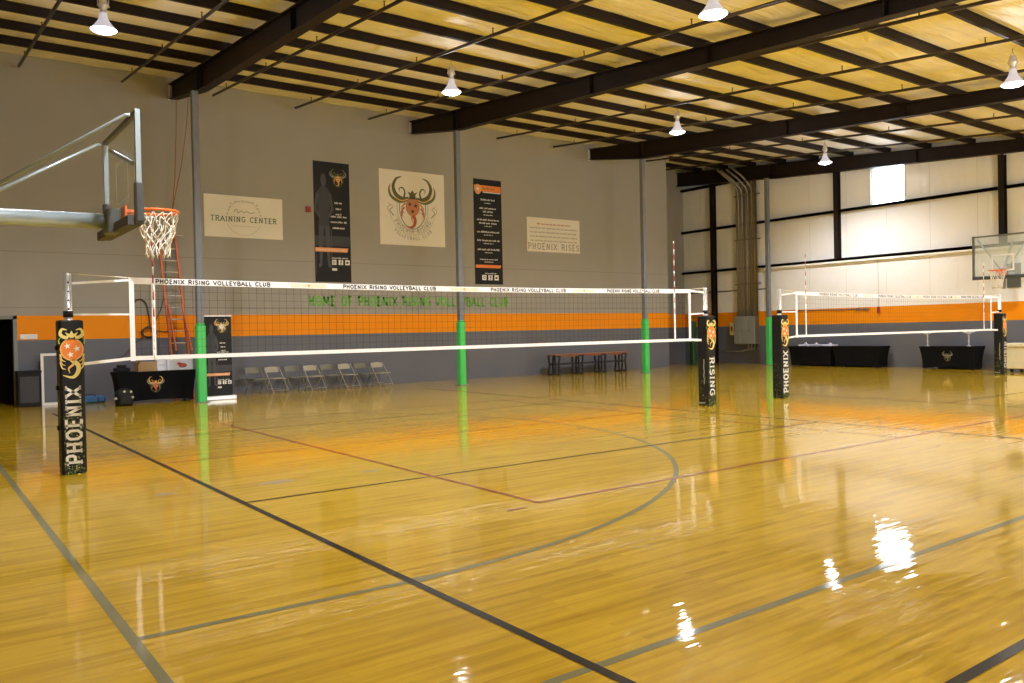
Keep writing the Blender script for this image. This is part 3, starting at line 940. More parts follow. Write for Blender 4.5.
# black schedule banner
b = sheet('wall_banner', 15.05, 16.17, 3.09, 6.55, 'banner_black')
FS = frame_map((15.05, YB - .0125, 3.09), (1, 0, 0), (0, 0, 1), (0, -1, 0))
b.rect2(FS, .02, 3.06, 1.10, 3.26, 'ink_orange', 1)
b.disc2(FS, .17, 3.12, .13, 'banner_peach', 2, 14, .17)
b.star2(FS, .17, 3.13, .07, 'ink_white', 3)
scribble(b, FS, .36, .86, 3.13, .07, 'ink_olive', 2, 41)
b.rect2(FS, .36, 3.02, 1.08, 3.05, 'ink_white', 2)
for q, (zz, ww, hh) in enumerate([(2.76, .56, .06), (2.66, .26, .035), (2.48, .68, .06), (2.37, .40, .06), (2.27, .36, .035), (2.10, .90, .06), (1.99, .72, .06), (1.90, .30, .035), (1.70, .90, .06), (1.61, .36, .035),
                                  (1.42, .90, .06), (1.33, .40, .035), (1.12, .88, .06), (1.03, .30, .035), (.80, .72, .045), (.72, .36, .035)]):
    scribble(b, FS, .56 - ww / 2, .56 + ww / 2, zz, hh, 'ink_white', 1, 50 + q)
b.poly2(FS, [(.03, .54), (1.02, .54), (1.06, .64), (.03, .64)], 'ink_orange', 1)
scribble(b, FS, .40, .85, .34, .04, 'ink_white', 1, 70)
socials(b, FS, .36, .22, .17)
tag(b.build('wall_banner'), 'tall black banner listing white text rows, right of the emblem banner', 'banner')
# PHOENIX RISES
b = sheet('wall_banner', 17.23, 19.62, 4.26, 5.44, 'vinyl_white')
for q in range(5):
    scribble(b, FW, 17.36 + (.3 if q == 0 else 0), 19.48 - (.3 if q == 0 else 0), 5.20 - .145 * q, .06, 'ink_red' if q == 0 else 'ink_grey', 1, 80 + q)
text2(b, FW, 'PHOENIX RISES', 18.42, 4.35, .20, 'ink_grey', .17, .30, 1)
tag(b.build('wall_banner'), 'white banner reading PHOENIX RISES above the bench', 'banner')
# sign by the door
b = MB(); b.rbox((2.16, YB - .03, 1.56), (2.52, YB - .002, 1.68), 'ink_white', .03)
tag(b.build('wall_sign'), 'small white plate on the orange stripe beside the dark doorway', 'sign')

# ------------------------------------------------------------------ net posts
def confetti(b, F, w, h, seed, n=260):
    rnd = random.Random(seed)
    for _ in range(n):
        t = rnd.random() ** 1.7
        x, y = rnd.uniform(-w / 2 + .01, w / 2 - .02), t * h
        s_ = rnd.uniform(.004, .012)
        b.rect2(F, x, y, x + s_, y + s_, rnd.choice(('ink_lime', 'ink_lime', 'ink_green', 'ink_yellow', 'ink_olive')), 0)
def pad_face(b, F, word, down):
    """front of a post pad, x centred, 1.75 high"""
    E2 = shift(F, 0, 1.37, .142, .92)
    for sg in (-1, 1):
        a = smoothline([(sg * .10, 1.25), (sg * .5, 1.2), (sg * .86, 1.45), (sg * .72, 1.85), (sg * .34, 1.78)])
        b.line2(E2, a, taper(len(a), .22, .05, .12), 'ink_yellow', 1)
        a = smoothline([(sg * .95, .70), (sg * .98, 1.0), (sg * .80, 1.22)])
        b.line2(E2, a, taper(len(a), .14, .04), 'ink_lime', 1)
        for q in range(3):
            a = smoothline([(sg * .9, -.10 - .3 * q), (sg * .78, -.55 - .32 * q), (sg * .5, -.70 - .30 * q)])
            b.line2(E2, a, taper(len(a), .16, .03), 'ink_gold' if q % 2 else 'ink_yellow', 1)
    b.poly2(E2, [(-.42, .9), (.42, .9), (.32, 1.3), (.5, 1.62), (.16, 1.46), (0, 1.74), (-.16, 1.46), (-.5, 1.62), (-.32, 1.3)], 'ink_yellow', 2)
    for sg in (-1, 1): b.disc2(E2, sg * .20, 1.16, .07, 'banner_black', 3, 8)
    b.disc2(E2, 0, .25, .92, 'ink_gold', 2, 24, .90)
    b.disc2(E2, 0, .25, .80, 'ink_orange', 3, 24, .80)
    for x, y in ((-.35, .52), (.38, .30), (-.12, -.16)): b.star2(E2, x, y, .27, 'ink_white', 4, .2)
    a = smoothline([(-.05, -.55), (.45, -1.0), (.42, -1.55), (.0, -1.95), (-.75, -1.75)])
    b.line2(E2, a, taper(len(a), .34, .03, .14), 'ink_yellow', 2)
    a = smoothline([(.15, -.60), (.05, -.95), (-.28, -1.25), (-.18, -1.62)])
    b.line2(E2, a, taper(len(a), .20, .03, .05), 'ink_gold', 3)
    h = .15 if word == 'PHOENIX' else .125
    tw = twidth(word, h, .24) * 1.0
    if down:   # reads downwards
        G = lambda x, y, k=0: F(y - h / 2, .93 - x, k)
    else:      # reads upwards
        G = lambda x, y, k=0: F(-y + h / 2, .12 + x, k)
    text2(b, G, word, 0, 0, h, 'ink_white', .20, .22, 4, centre=False, wx=(.86 if word == 'PHOENIX' else .72) / twidth(word, h, .22))
def net_post(x, y, word, lab, down=False, printed=True):
    e = empty('net_post', (x, y, 0), lab, 'net post')
    p = MB()
    p.tube([(-.01, 0, 0), (-.01, 0, 2.25)], .042, 'alu', 14)
    p.lathe((-.01, 0, 2.25), [(.042, 0), (.036, .018), (.0, .026)], 'alu', 14)
    for z in (1.85, 1.95, 2.05, 2.15): p.box((-.018, -.0425, z), (-.002, -.0405, z + .02), 'print_black')
    tag(p.build('pole', e), 'silver pole')
    c = MB(); c.tube([(-.01, 0, 1.77), (-.01, 0, 1.84)], .052, 'black_plastic', 12)
    c.build('clamp_collar', e)
    w = .25
    b = MB()
    b.rbox((-w / 2, -w / 2, .005), (w / 2, w / 2, 1.735), 'pad_black', .025)
    FF_ = frame_map((0, -w / 2, 0), (1, 0, 0), (0, 0, 1), (0, -1, 0), .001, .0008)
    confetti(b, FF_, w * .92, .75, hash(lab) % 7 if False else len(lab))
    FL_ = frame_map((-w / 2, 0, 0), (0, -1, 0), (0, 0, 1), (-1, 0, 0), .001, .0008)
    confetti(b, FL_, w * .92, .75, len(lab) + 3, 90)
    pad_face(b, FF_, word, down)
    if printed:
        b.line2(FL_, [(.04, .42), (.04, .50), (.03, .58), (.045, .66), (.03, .74), (.04, .84), (.04, .90)], .022, 'ink_grey', 1)
        b.rect2(FL_, -.10, .05, .04, .075, 'ink_grey', 1)
    o = b.build('post_pad', e); tag(o, 'black printed pad')
    for z in (.5, .95, 1.4):
        s_ = MB(); s_.rbox((-.15, -.03, z), (-.120, .03, z + .05), 'black_plastic', .006)
        s_.build('pad_strap', e)
    return e
YN = 10.45
net_post(1.50, YN, 'PHOENIX', 'net post with black pad reading PHOENIX at the left end of the near net')
net_post(12.38, YN, 'RISING', 'net post with black pad reading RISING, first right of the near net', True)
net_post(14.71, YN, 'PHOENIX', 'net post with black pad reading PHOENIX at the left end of the far net', printed=False)
net_post(24.95, YN, 'RISING', 'net post with black pad in front of the cream cart', True)

# ------------------------------------------------------------------ nets
def volleyball_net(xa, xb, lab, texts, ropeA, ropeB, antA, antB, cell=.10):
    e = empty('volleyball_net', ((xa + xb) / 2, YN, 1.28), lab, 'volleyball net')
    ox = (xa + xb) / 2
    L = lambda x, z, y=0: (x - ox, y, z - 1.28)
    def sag(x): t = (x - xa) / (xb - xa); return -.035 * math.sin(PI * t)
    zt, zb = 2.235, 1.28
    N = 40
    X = [xa + (xb - xa) * i / N for i in range(N + 1)]
    t = MB()
    for m, z0, z1 in (('white_tape', -.075, 0),):
        vs = []
        for x in X:
            vs += [L(x, zt + sag(x) + z0, -.004), L(x, zt + sag(x) + z1, -.004), L(x, zt + sag(x) + z1, .004), L(x, zt + sag(x) + z0, .004)]
        fs = []
        for i in range(N):
            for k in range(4):
                fs.append((4 * i + k, 4 * i + (k + 1) % 4, 4 * i + 4 + (k + 1) % 4, 4 * i + 4 + k))
        fs += [(3, 2, 1, 0), (4 * N, 4 * N + 1, 4 * N + 2, 4 * N + 3)]
        t.add(vs, fs, m)
    F0 = lambda x, y, k=0: Vector(L(x, zt - .075 + sag(x) + y, -.0045 - .001 * k))
    for x, wd in texts:
        text2(t, F0, 'PHOENIX RISING VOLLEYBALL CLUB', x, .014, .046, 'print_black', .27, .22, 1, wx=wd / twidth('PHOENIX RISING VOLLEYBALL CLUB', .046, .22))
    for (x, _), (x2, _) in zip(texts[:-1], texts[1:]):
        c = (x + x2) / 2
        t.rect2(F0, c - .25, .010, c + .25, .062, 'cream_tape', 0)
        t.disc2(F0, c, .037, .02, 'ink_gold', 1, 8)
    tag(t.build('top_tape', e), 'white lettered top tape')
    bt = MB()
    bt.bar(L(xa, zb), L(xb, zb), .008, .05, 'white_tape')
    bt.bar(L(xa - .02, zb - .0), L(ropeA + .13, zb - .045), .006, .035, 'white_tape')
    bt.bar(L(xb, zb - .0), L(ropeB - .13, zb - .015), .006, .045, 'white_tape')
    bt.build('bottom_tape', e)
    for x in (xa, xb):
        s_ = MB(); s_.bar(L(x, zb - .03), L(x, zt), .055, .012, 'white_tape', (0, 1, 0)); s_.build('side_band', e)
    nt = MB(); r = .0016
    n = int(round((xb - xa) / cell))
    for i in range(1, n):
        x = xa + (xb - xa) * i / n
        nt.tube([L(x, zb + .02), L(x, zt - .06 + sag(x))], r, 'net_black', 3, caps=False)
    for j in range(1, 9):
        z = zb + .02 + (zt - .08 - zb) * j / 9
        nt.tube([L(xa + (xb - xa) * i / 8, z + sag(xa + (xb - xa) * i / 8) * j / 9) for i in range(9)], r, 'net_black', 3, caps=False)
    nt.build('netting', e)
    for x, z1 in ((antA, 3.05), (antB, 3.12)):
        a = MB(); z = 1.27; k = 0
        while z < z1 - .02:
            zz = min(z + .1, z1)
            a.tube([L(x, z, -.012), L(x, zz, -.012)], .0075, 'white_tape' if (k % 2 == 0) or z < 1.7 else 'antenna_red', 6)
            z = zz; k += 1
        a.build('antenna', e)
        s_ = MB(); s_.bar(L(x, 1.28, -.008), L(x, 2.2, -.008), .04, .004, 'white_tape', (0, 1, 0)); s_.build('antenna_sleeve', e)
    for xe, xp, g, zs in ((xa, ropeA, .045, ((-.005, 2.262, 0), (-.03, 2.155, .028), (1.80, 1.80, .022))),
                          (xb, ropeB, -.045, ((-.005, 2.262, 0), (-.03, 2.18, .035), (1.76, 1.78, .03)))):
        for z0, z1, wd in zs:
            z0 = zt + z0 if z0 < 0 else z0
            rp = MB()
            if wd: rp.bar(L(xe, z0), L(xp + g, z1), .006, wd, 'white_tape')
            else: rp.tube([L(xe, z0), L(xp + g, z1)], .006, 'cord_white', 6)
            rp.build('tension_rope', e)
volleyball_net(2.16, 11.92, 'long white-taped volleyball net stretched across the front of the gym',
    [(3.13, 1.40), (5.60, 1.48), (8.10, 1.52), (10.45, 1.30)], 1.49, 12.37, 2.40, 11.50)
volleyball_net(15.30, 24.40, 'smaller-looking second volleyball net in front of the white right wall',
    [(16.9, 1.5), (19.3, 1.5), (21.4, 1.5), (23.3, 1.3)], 14.70, 24.94, 15.63, 23.95)

# ------------------------------------------------------------------ basketball hoops
def hoop(cx, cy, sgn, lab, wallx, zb0, zb1, width=1.78, style='near', zr_=3.05):
    """cx: backboard plane, sgn: side the rim is on (+1 = towards +x)"""
    e = empty('basketball_hoop', (cx, cy, zb0), lab, 'basketball hoop')
    L = lambda x, y, z: (x, y, z - zb0)          # x relative to the board, along the playing side
    X = lambda d: d * sgn
    h = width / 2
    g = MB(); g.box(L(-.008, -h, zb0), L(.008, h, zb1), 'glass')
    gf = frame_map(L(X(.009), 0, zb0), (0, 1, 0), (0, 0, 1), (sgn, 0, 0), .001, .001)
    zs = 3.07 - zb0
    for pts in ([(-.30, zs), (.30, zs), (.30, zs + .46), (-.30, zs + .46)],):
        g.line2(gf, pts, .05, 'ink_white', 0, True)
    tag(g.build('glass_board', e), 'clear glass with a white target square')
    f = MB(); fm = 'galv' if style == 'near' else 'galv_dark'
    for y in (-h, h): f.bar(L(0, y, zb0 - .02), L(0, y, zb1 + .03), .05, .06, fm, (0, 1, 0))
    f.bar(L(0, -h, zb1), L(0, h, zb1), .05, .045, 'galv_dark'); f.bar(L(0, -h, zb0), L(0, h, zb0), .05, .045, 'galv_dark')
    tag(f.build('board_frame', e), 'grey metal frame')
    p = MB()
    z0 = zb0 - .05
    # padding along the bottom and up the corners
    p.rbox(L(-.045, -h - .03, z0 - .02), L(.045, h + .03, z0 + .08), 'pad_slate', .012)
    if style == 'near':
        for y in (-h, h): p.rbox(L(-.045, y - .04, z0), L(.045, y + .04, z0 + .42), 'pad_slate', .02)
    else:
        for y in (-h, h): p.rbox(L(-.035, y - .035, z0), L(.035, y + .035, z0 + .12), 'galv_dark', .01)
    tag(p.build('edge_padding', e), 'dark edge padding')
    # rim
    r = MB(); rc = X(.38); rr = .229
    r.tube([L(rc + rr * math.cos(a * PI / 12), rr * math.sin(a * PI / 12), zr_) for a in range(24)], .015, 'rim_orange', 8, closed=True)
    r.rbox(L(min(X(.01), X(.035)), -.11, zr_ - .14), L(max(X(.01), X(.035)), .11, zr_ + .04), 'rim_orange', .004)
    r.prism([(X(.02), -.11), (X(.18), -.08), (X(.18), .08), (X(.02), .11)], lambda a, b_: L(a, b_, zr_ - .035), lambda a, b_: L(a, b_, zr_ - .005), 'rim_orange')
    for y in (-.09, .09): r.tube([L(X(.02), y, zr_ - .12), L(X(.20), y * 1.4, zr_ - .01)], .009, 'rim_orange', 6)
    tag(r.build('rim', e), 'orange rim')
    # net: crossing cords
    nn = MB(); K = 12
    def rad(t): return rr * (1 - .46 * min(1, t * 1.25)) if t < .8 else rr * (.54 + .10 * (t - .8))
    for k in range(K):
        for s2 in (-1, 1):
            pts = []
            for j in range(13):
                t = j / 12
                a = 2 * PI * (k + s2 * t * 2.6 + .25 * math.sin(t * 9 + k)) / K
                R_ = rad(t) + .012 * math.sin(t * 14 + k * 2)
                pts.append(L(rc + R_ * math.cos(a), R_ * math.sin(a), zr_ - .02 - .50 * t - (.02 * math.sin(k * 1.7) * t)))
            nn.tube(pts, .0065, 'cord_white', 5)
    tag(nn.build('net', e), 'white cord net')
    # arms behind the board
    ar = MB(); wx = (wallx - cx)
    if style == 'near':
        ar.tube([L(wx + .02, 0, 2.78), L(X(-.16), 0, 2.84)], .085, 'galv', 18)
        ar.rbox(L(-.18, -.14, 2.70), L(-.05, .14, 2.97), 'galv_dark', .01)
        ar.bar(L(-.08, -.85, zb0 - .03), L(-.08, .85, zb0 - .03), .07, .10, 'pad_slate')
    else:
        ar.tube([L(wx - .02, 0, 2.98), L(X(-.05), 0, 2.98)], .06, 'galv', 12)
        ar.rbox(L(.03, -.13, 2.90), L(.10, .13, 3.12), 'galv_dark', .01)
        ar.bar(L(.06, 0, zb0), L(.06, 0, 2.50), .09, .05, 'galv_dark')
        ar.bar(L(wx - .02, 0, 4.0), L(.04, 0, 3.1), .04, .04, 'galv')
    ar.rbox(L(min(wx, wx + .03 * (-1 if wx > 0 else 1)), -.2, 2.55), L(max(wx, wx + .03 * (-1 if wx > 0 else 1)), .2, 3.3), 'galv_dark', .004)
    if style == 'near': ar.bar(L(-.04, .35, 3.72), L(-.04, -.80, 3.37), .03, .04, 'galv')
    ar.build('support_arm', e)
    for sy in (-1, 1):
        st = MB()
        if style == 'near':
            top = L(-.06, sy * (h - .03), zb1 - .03)
            st.tube([top, L(-.10, sy * (h - .05), zb1 - .035), L(-1.62, sy * .12, 2.85)], .021, 'galv', 8)
        else:
            st.tube([L(.05, sy * (h - .10), zb1 - .08), L(.06, sy * .08, 3.08)], .02, 'galv', 8)
        st.build('brace', e)
    return e
hoop(2.02, 10.15, 1, 'near basketball hoop with glass backboard reaching in from the left edge', XL, 2.79, 3.90, 1.70, 'near', 2.985)
hoop(26.92, 11.17, -1, 'distant basketball hoop on the white right wall', XR - .06, 2.88, 4.14, 1.7, 'far', 3.05)

# ------------------------------------------------------------------ things along the banner wall
# extension ladder
e = empty('extension_ladder', (5.70, 21.85, 0), 'orange extension ladder leaning on the wall behind the table', 'ladder')
LT, LB = Vector((-.24, .37, 4.30)), Vector((.02, .0, 0))
for sx in (-1, 1):
    r = MB(); o = Vector((sx * .20, 0, 0))
    a, b_ = LB + o * 1.05, LT + o * .95
    r.bar(a, b_ + (Vector((0, 0, .12)) if sx > 0 else Vector((0, 0, -.25))), .045, .08, 'ladder_orange', (0, 1, 0))
    r.bar(a + Vector((-.02 * sx, -.05, 1.2)), a * .45 + b_ * .55 + Vector((-.03 * sx, -.05, 0)), .03, .06, 'ladder_orange', (0, 1, 0))
    r.bar(b_ + Vector((0, 0, .08)), b_ + Vector((0, 0, .20)), .045, .09, 'black_plastic', (0, 1, 0)) if sx > 0 else None
    r.build('side_rail', e)
for i in range(14):
    t = (i + .6) / 14.2
    c = LB.lerp(LT, t)
    r = MB(); r.tube([c + Vector((-.20, -.02, 0)), c + Vector((.20, -.02, 0))], .017, 'rung', 8); r.build('rung', e)
r = MB(); r.tube([LT + Vector((-.10, .02, -.12)), LT + Vector((.42, .02, -.12))], .017, 'rung', 8); r.build('stand_off_bar', e)
# rope hanging from the rafter end
r = MB()
r.tube([(5.72, 21.95, 7.66), (5.70, 21.95, 6.8), (5.64, 21.95, 5.6), (5.52, 22.0, 4.35), (5.42, 22.0, 3.6)], .011, 'rope_orange', 6)
r.tube([(6.02, 21.95, 7.74), (5.95, 21.95, 6.9), (5.80, 21.95, 5.9), (5.62, 21.95, 5.1), (5.54, 22.0, 4.6)], .011, 'rope_orange', 6)
r.tube([(5.72, 21.95, 7.66), (5.85, 21.90, 7.695), (6.02, 21.95, 7.74)], .011, 'rope_orange', 6)
tag(r.build('hanging_rope'), 'orange rope looped over the left rafter end, hanging down the wall', 'rope')
# cable coil on the stripe
r = MB()
for q in range(5):
    r.tube([(4.98 + (.13 + .015 * q) * math.cos(a * PI / 9 + q), YB - .035 - .014 * q, 1.68 + (.15 - .01 * q) * math.sin(a * PI / 9 + q)) for a in range(18)], .012, 'cable_brown', 5, closed=True)
def sp3(pts, n=6):
    xz = smoothline([(p[0], p[2]) for p in pts], n)
    return [(a, YB - .03, c) for a, c in xz]
r.tube(sp3([(5.02, 0, 1.80), (5.00, 0, 2.1), (4.93, 0, 2.42), (4.78, 0, 2.52), (4.62, 0, 2.38), (4.56, 0, 2.02)]), .020, 'cable_brown', 6)
r.tube(sp3([(5.00, 0, 1.84), (5.2, 0, 1.72), (5.42, 0, 1.70), (5.62, 0, 1.78)]), .011, 'cable_brown', 5)
r.tube(sp3([(4.9, 0, 1.60), (4.62, 0, 1.38), (4.35, 0, 1.08), (3.9, 0, 1.0)]), .011, 'cable_brown', 5)
r.tube(sp3([(5.1, 0, 1.9), (5.3, 0, 2.3), (5.42, 0, 2.9), (5.45, 0, 3.6)]), .009, 'cable_brown', 5)
tag(r.build('cable_coil'), 'dark cable coiled on the orange stripe left of the ladder', 'cable')

# folding tables with stretch covers
def covered_table(x, y, rz, lab, logo=False, group=None, w=1.83, d=.74):
    """origin at floor centre, front looks to local -y"""
    e = empty('covered_table', (x, y, 0), lab, 'table', group, rz)
    c = MB(); n = 10
    H = .74
    rings = []
    for k in range(9):
        t = k / 8
        z = .02 + (H - .02) * t
        pinch = .085 * (1 - t) ** .8 + .02 * math.sin(PI * t)
        hw, hd = w / 2 - pinch, d / 2 - pinch * .7
        ring = []
        for i in range(n + 1): ring.append((-hw + 2 * hw * i / n, -hd, i / n))
        for i in range(1, 5): ring.append((hw, -hd + 2 * hd * i / 4, 1))
        for i in range(1, n + 1): ring.append((hw - 2 * hw * i / n, hd, i / n))
        for i in range(1, 4): ring.append((-hw, hd - 2 * hd * i / 4, 1))
        out = []
        for px, py, u in ring:
            lift = 0
            if t < .3 and abs(px) < hw * .9 : lift = .055 * (1 - t / .3) * math.sin(PI * (px + hw) / (2 * hw)) ** .6
            out.append((px, py, z + lift))
        rings.append(out)
    m_ = len(rings[0]); vs = [p for r_ in rings for p in r_]
    fs = []
    for k in range(8):
        for i in range(m_):
            j = (i + 1) % m_
            fs.append((k * m_ + i, k * m_ + j, (k + 1) * m_ + j, (k + 1) * m_ + i))
    fs.append(tuple(range(8 * m_, 9 * m_)))
    c.add(vs, fs, 'cloth_black')
    if logo:
        F = lambda a, b_, k=0: Vector((a, -(d / 2 - .085 * (1 - (b_ - .02) / (H - .02)) ** .8 * .7 - .014 * math.sin(PI * (b_ - .02) / (H - .02))) - .004 - .001 * k, b_))
        emblem(c, shift(F, -.05 if logo == 1 else .02, .40, .19 if logo == 1 else .16), ('ink_gold', 'ink_grey', 'ink_salmon', 'banner_black', 'ink_red', 'ink_green') if logo == 1 else ('ink_dull', 'ink_grey', 'ink_dull', 'banner_black', 'ink_dull', 'ink_dull'))
    c.build('stretch_cover', e)
    t_ = MB()
    t_.rbox((-w / 2 + .01, -d / 2 + .01, H - .03), (w / 2 - .01, d / 2 - .01, H - .003), 'black_plastic', .01); t_.build('tabletop', e)
    for sx in (-1, 1):
        for sy in (-1, 1):
            l = MB(); l.tube([(sx * (w / 2 - .14), sy * (d / 2 - .12), .0), (sx * (w / 2 - .20), sy * (d / 2 - .12), H - .03)], .014, 'black_plastic', 6); l.build('leg', e)
    return e
covered_table(4.80, 21.0, 0, 'black-covered table with the horned emblem, in front of the ladder', logo=1, w=1.80, d=.78)
covered_table(27.20, 17.82, -PI / 2, 'black-covered table with papers on top, left one of the touching pair', group=None, w=1.80)
covered_table(27.20, 16.00, -PI / 2, 'black-covered table with nothing on it, right one of the touching pair', w=1.78)
covered_table(27.20, 12.86, -PI / 2, 'black-covered table with the pale emblem beneath two clear stands', logo=2, w=1.76)

def carton(x, y, z, sx, sy, sz, m, name, lab, cat, marks=None, rz=0.0):
    b = MB(); b.rbox((-sx / 2, -sy / 2, 0), (sx / 2, sy / 2, sz), m, .006)
    F = frame_map((0, -sy / 2, 0), (1, 0, 0), (0, 0, 1), (0, -1, 0))
    if marks == 'red':
        b.disc2(F, .06, sz * .42, .10, 'ink_red', 0, 14, sz * .22); b.disc2(F, -.02, sz * .60, .06, 'antenna_red', 1, 12, .03)
    if marks == 'flap':
        b.box((-sx / 2, -.01, sz), (sx / 2, .01, sz + .004), 'rung')
        b.bar((-sx / 2, -sy / 2, sz), (-sx / 2 + .02, -sy / 2 - .12, sz + .07), .006, sx * .0 + .1, m)
    if marks == 'line':
        b.rect2(F, -sx * .3, sz * .5, sx * .3, sz * .56, 'ink_grey', 0)
    o = b.build(name, loc=(x, y, z)); o.rotation_euler = (0, 0, rz)
    return tag(o, lab, cat)
carton(4.60, 20.95, .742, .42, .34, .22, 'cardboard', 'cardboard_box', 'open brown cardboard box on the emblem table', 'box', 'flap', .05)
carton(4.97, 21.07, .742, .22, .22, .25, 'paper', 'paper_box', 'small pale box standing beside the cardboard box', 'box', 'line')
carton(5.38, 21.05, .742, .60, .30, .26, 'paper', 'printed_box', 'wide white box with a red mark on the emblem table', 'box', 'red')
b = MB(); b.rbox((-.16, -.16, 0), (.16, .16, .10), 'black_plastic', .03); b.rbox((-.10, -.10, .10), (.10, .12, .16), 'black_plastic', .03)
tag(b.build('black_bag', loc=(4.12, 21.2, .742)), 'small black bag at the left end of the emblem table', 'bag')

# backpack
e = empty('backpack', (3.98, 20.30, 0), 'black backpack with pale patches on the floor before the emblem table', 'backpack')
b = MB()
prof = []
vs = []; NS = 14
for k in range(9):
    t = k / 8; z = .40 * t
    w_ = .21 * (1 - .15 * (1 - t)) * math.sqrt(max(.02, 1 - max(0, (t - .55) / .47) ** 2.2)); d_ = .15 * math.sqrt(max(.02, 1 - max(0, (t - .5) / .53) ** 2))
    for i in range(NS):
        a = 2 * PI * i / NS
        vs.append((w_ * math.copysign(abs(math.cos(a)) ** .7, math.cos(a)), d_ * math.copysign(abs(math.sin(a)) ** .7, math.sin(a)), z))
fs = [(k * NS + i, k * NS + (i + 1) % NS, (k + 1) * NS + (i + 1) % NS, (k + 1) * NS + i) for k in range(8) for i in range(NS)]
fs += [tuple(reversed(range(NS))), tuple(range(8 * NS, 9 * NS))]
b.add(vs, fs, 'black_plastic', True); b.build('bag_body', e)
b = MB(); b.rbox((-.14, -.20, .03), (.14, -.12, .20), 'black_plastic', .03); b.build('front_pocket', e)
for x, z, r_ in ((-.02, .33, .028), (.12, .32, .028), (.15, .19, .032), (-.20, .18, .03)):
    b = MB(); b.disc2(frame_map((x, -.165 if z > .25 else -.158, z), (1, 0, 0), (0, 0, 1), (0, -1, 0)), 0, 0, r_, 'ink_pale', 0, 10)
    b.lathe((x, -.16, z - .002), [(.001, 0), (r_ * .8, .0), (r_ * .8, .004), (.001, .004)], 'ink_pale', 8)
    tag(b.build('patch', e), 'pale patch')
b = MB(); b.tube([(-.05, 0, .39), (-.04, 0, .44), (.04, 0, .44), (.05, 0, .39)], .010, 'black_plastic', 6); b.build('handle', e)

# blue bag
b = MB(); b.rbox((-.36, -.14, 0), (.36, .14, .17), 'blue_vinyl', .06)
b.tube([(-.15, -.10, .16), (-.10, -.12, .21), (.10, -.12, .21), (.15, -.10, .16)], .012, 'navy', 6)
b.box((-.20, -.142, .04), (-.17, -.139, .15), 'navy'); b.box((.17, -.142, .04), (.20, -.139, .15), 'navy')
tag(b.build('duffel_bag', loc=(3.50, 21.85, 0)), 'low blue bag on the floor left of the emblem table', 'bag')

# framed board and dark box by the doorway
e = empty('framed_board', (2.90, 22.05, 0), 'dark board in a white frame standing behind the left net post', 'board')
b = MB(); b.box((-.32, -.01, .04), (.32, .012, 1.17), 'wall_slate'); b.build('board_panel', e)
b = MB()
for a, c in (((-.36, -.025, 0), (-.30, .02, 1.22)), ((.30, -.025, 0), (.36, .02, 1.22)), ((-.30, -.025, 1.16), (.30, .02, 1.22)), ((-.30, -.025, 0), (.30, .02, .06))): b.box(a, c, 'ink_white')
tag(b.build('board_frame', e), 'white frame')
b = MB(); b.rbox((-.24, -.20, 0), (.24, .20, .80), 'black_plastic', .015)
b.rbox((-.25, -.21, .78), (.25, .21, .83), 'black_plastic', .012); b.box((-.19, -.204, .1), (.19, -.20, .7), 'banner_grey')
tag(b.build('loudspeaker_box', loc=(2.28, 21.98, 0)), 'knee-high black box beside the dark doorway', 'box')

# roll-up banner
e = empty('rollup_banner', (6.09, 20.22, 0), 'black roll-up banner standing right of the left green pad', 'roll-up banner')
b = MB()
b.box((-.33, -.004, .10), (.33, .004, 2.03), 'banner_black')
club_banner(b, frame_map((-.33, -.0045, .10), (1, 0, 0), (0, 0, 1), (0, -1, 0), .001, .0008), .66, 1.93)
emblem(b, shift(frame_map((-.33, -.0045, .10), (1, 0, 0), (0, 0, 1), (0, -1, 0), .008, .0008), .42, 1.66, .17), ('ink_gold', 'ink_gold', 'vinyl_white', 'ink_gold', 'ink_gold', 'ink_olive'))
b.build('printed_sheet', e)
b = MB(); b.rbox((-.40, -.11, .0), (.40, .11, .10), 'alu', .02); b.build('base_cassette', e)
b = MB(); b.rbox((-.34, -.012, 2.02), (.34, .012, 2.05), 'alu', .005); b.build('top_rail', e)
b = MB(); b.tube([(0, .03, .1), (0, .02, 2.03)], .010, 'alu', 6); b.build('support_pole', e)

# folding chairs
def folding_chair(m, lab):
    e = empty('folding_chair', (0, 0, 0), lab, 'chair', 'folding chairs along the banner wall')
    s_ = MB()      # seat with rounded front, faces -y
    pl = [(-.20, .20), (-.20, -.10), (-.17, -.18), (-.10, -.21), (.10, -.21), (.17, -.18), (.20, -.10), (.20, .20)]
    s_.prism(pl, lambda a, b_: (a, b_, .425), lambda a, b_: (a, b_, .45), m); s_.build('seat', e)
    k = MB()       # curved back panel
    vs = []
    for i in range(9):
        x = -.20 + .40 * i / 8; y = .27 - .03 * math.cos(PI * x / .44) + .0
        top = .80 - .05 * (abs(x) / .2) ** 3
        vs += [(x, y, .62), (x, y + .012, .62), (x, y + .03, top), (x, y + .018, top)]
    fs = []
    for i in range(8):
        for q in range(4): fs.append((4 * i + q, 4 * i + (q + 1) % 4, 4 * i + 4 + (q + 1) % 4, 4 * i + 4 + q))
    fs += [(3, 2, 1, 0), (32, 33, 34, 35)]
    k.add(vs, fs, m); k.build('backrest', e)
    for sx in (-1, 1):
        l = MB(); l.tube([(sx * .215, -.24, 0), (sx * .215, .06, .45), (sx * .21, .25, .72), (sx * .19, .275, .79)], .012, m, 6); l.build('front_leg', e)
        l = MB(); l.tube([(sx * .195, .26, 0), (sx * .195, .02, .42)], .011, m, 6); l.build('rear_leg', e)
    l = MB(); l.tube([(-.215, -.20, .07), (.215, -.20, .07)], .009, m, 6); l.tube([(-.195, .22, .10), (.195, .22, .10)], .009, m, 6); l.build('cross_bar', e)
    return e
where = ['leftmost of the row, darker', 'second from the left, light', 'third from the left, dark', 'fourth from the left, light', 'fourth from the right, dark',
         'third from the right, light', 'second from the right, dark', 'rightmost of the row, light']
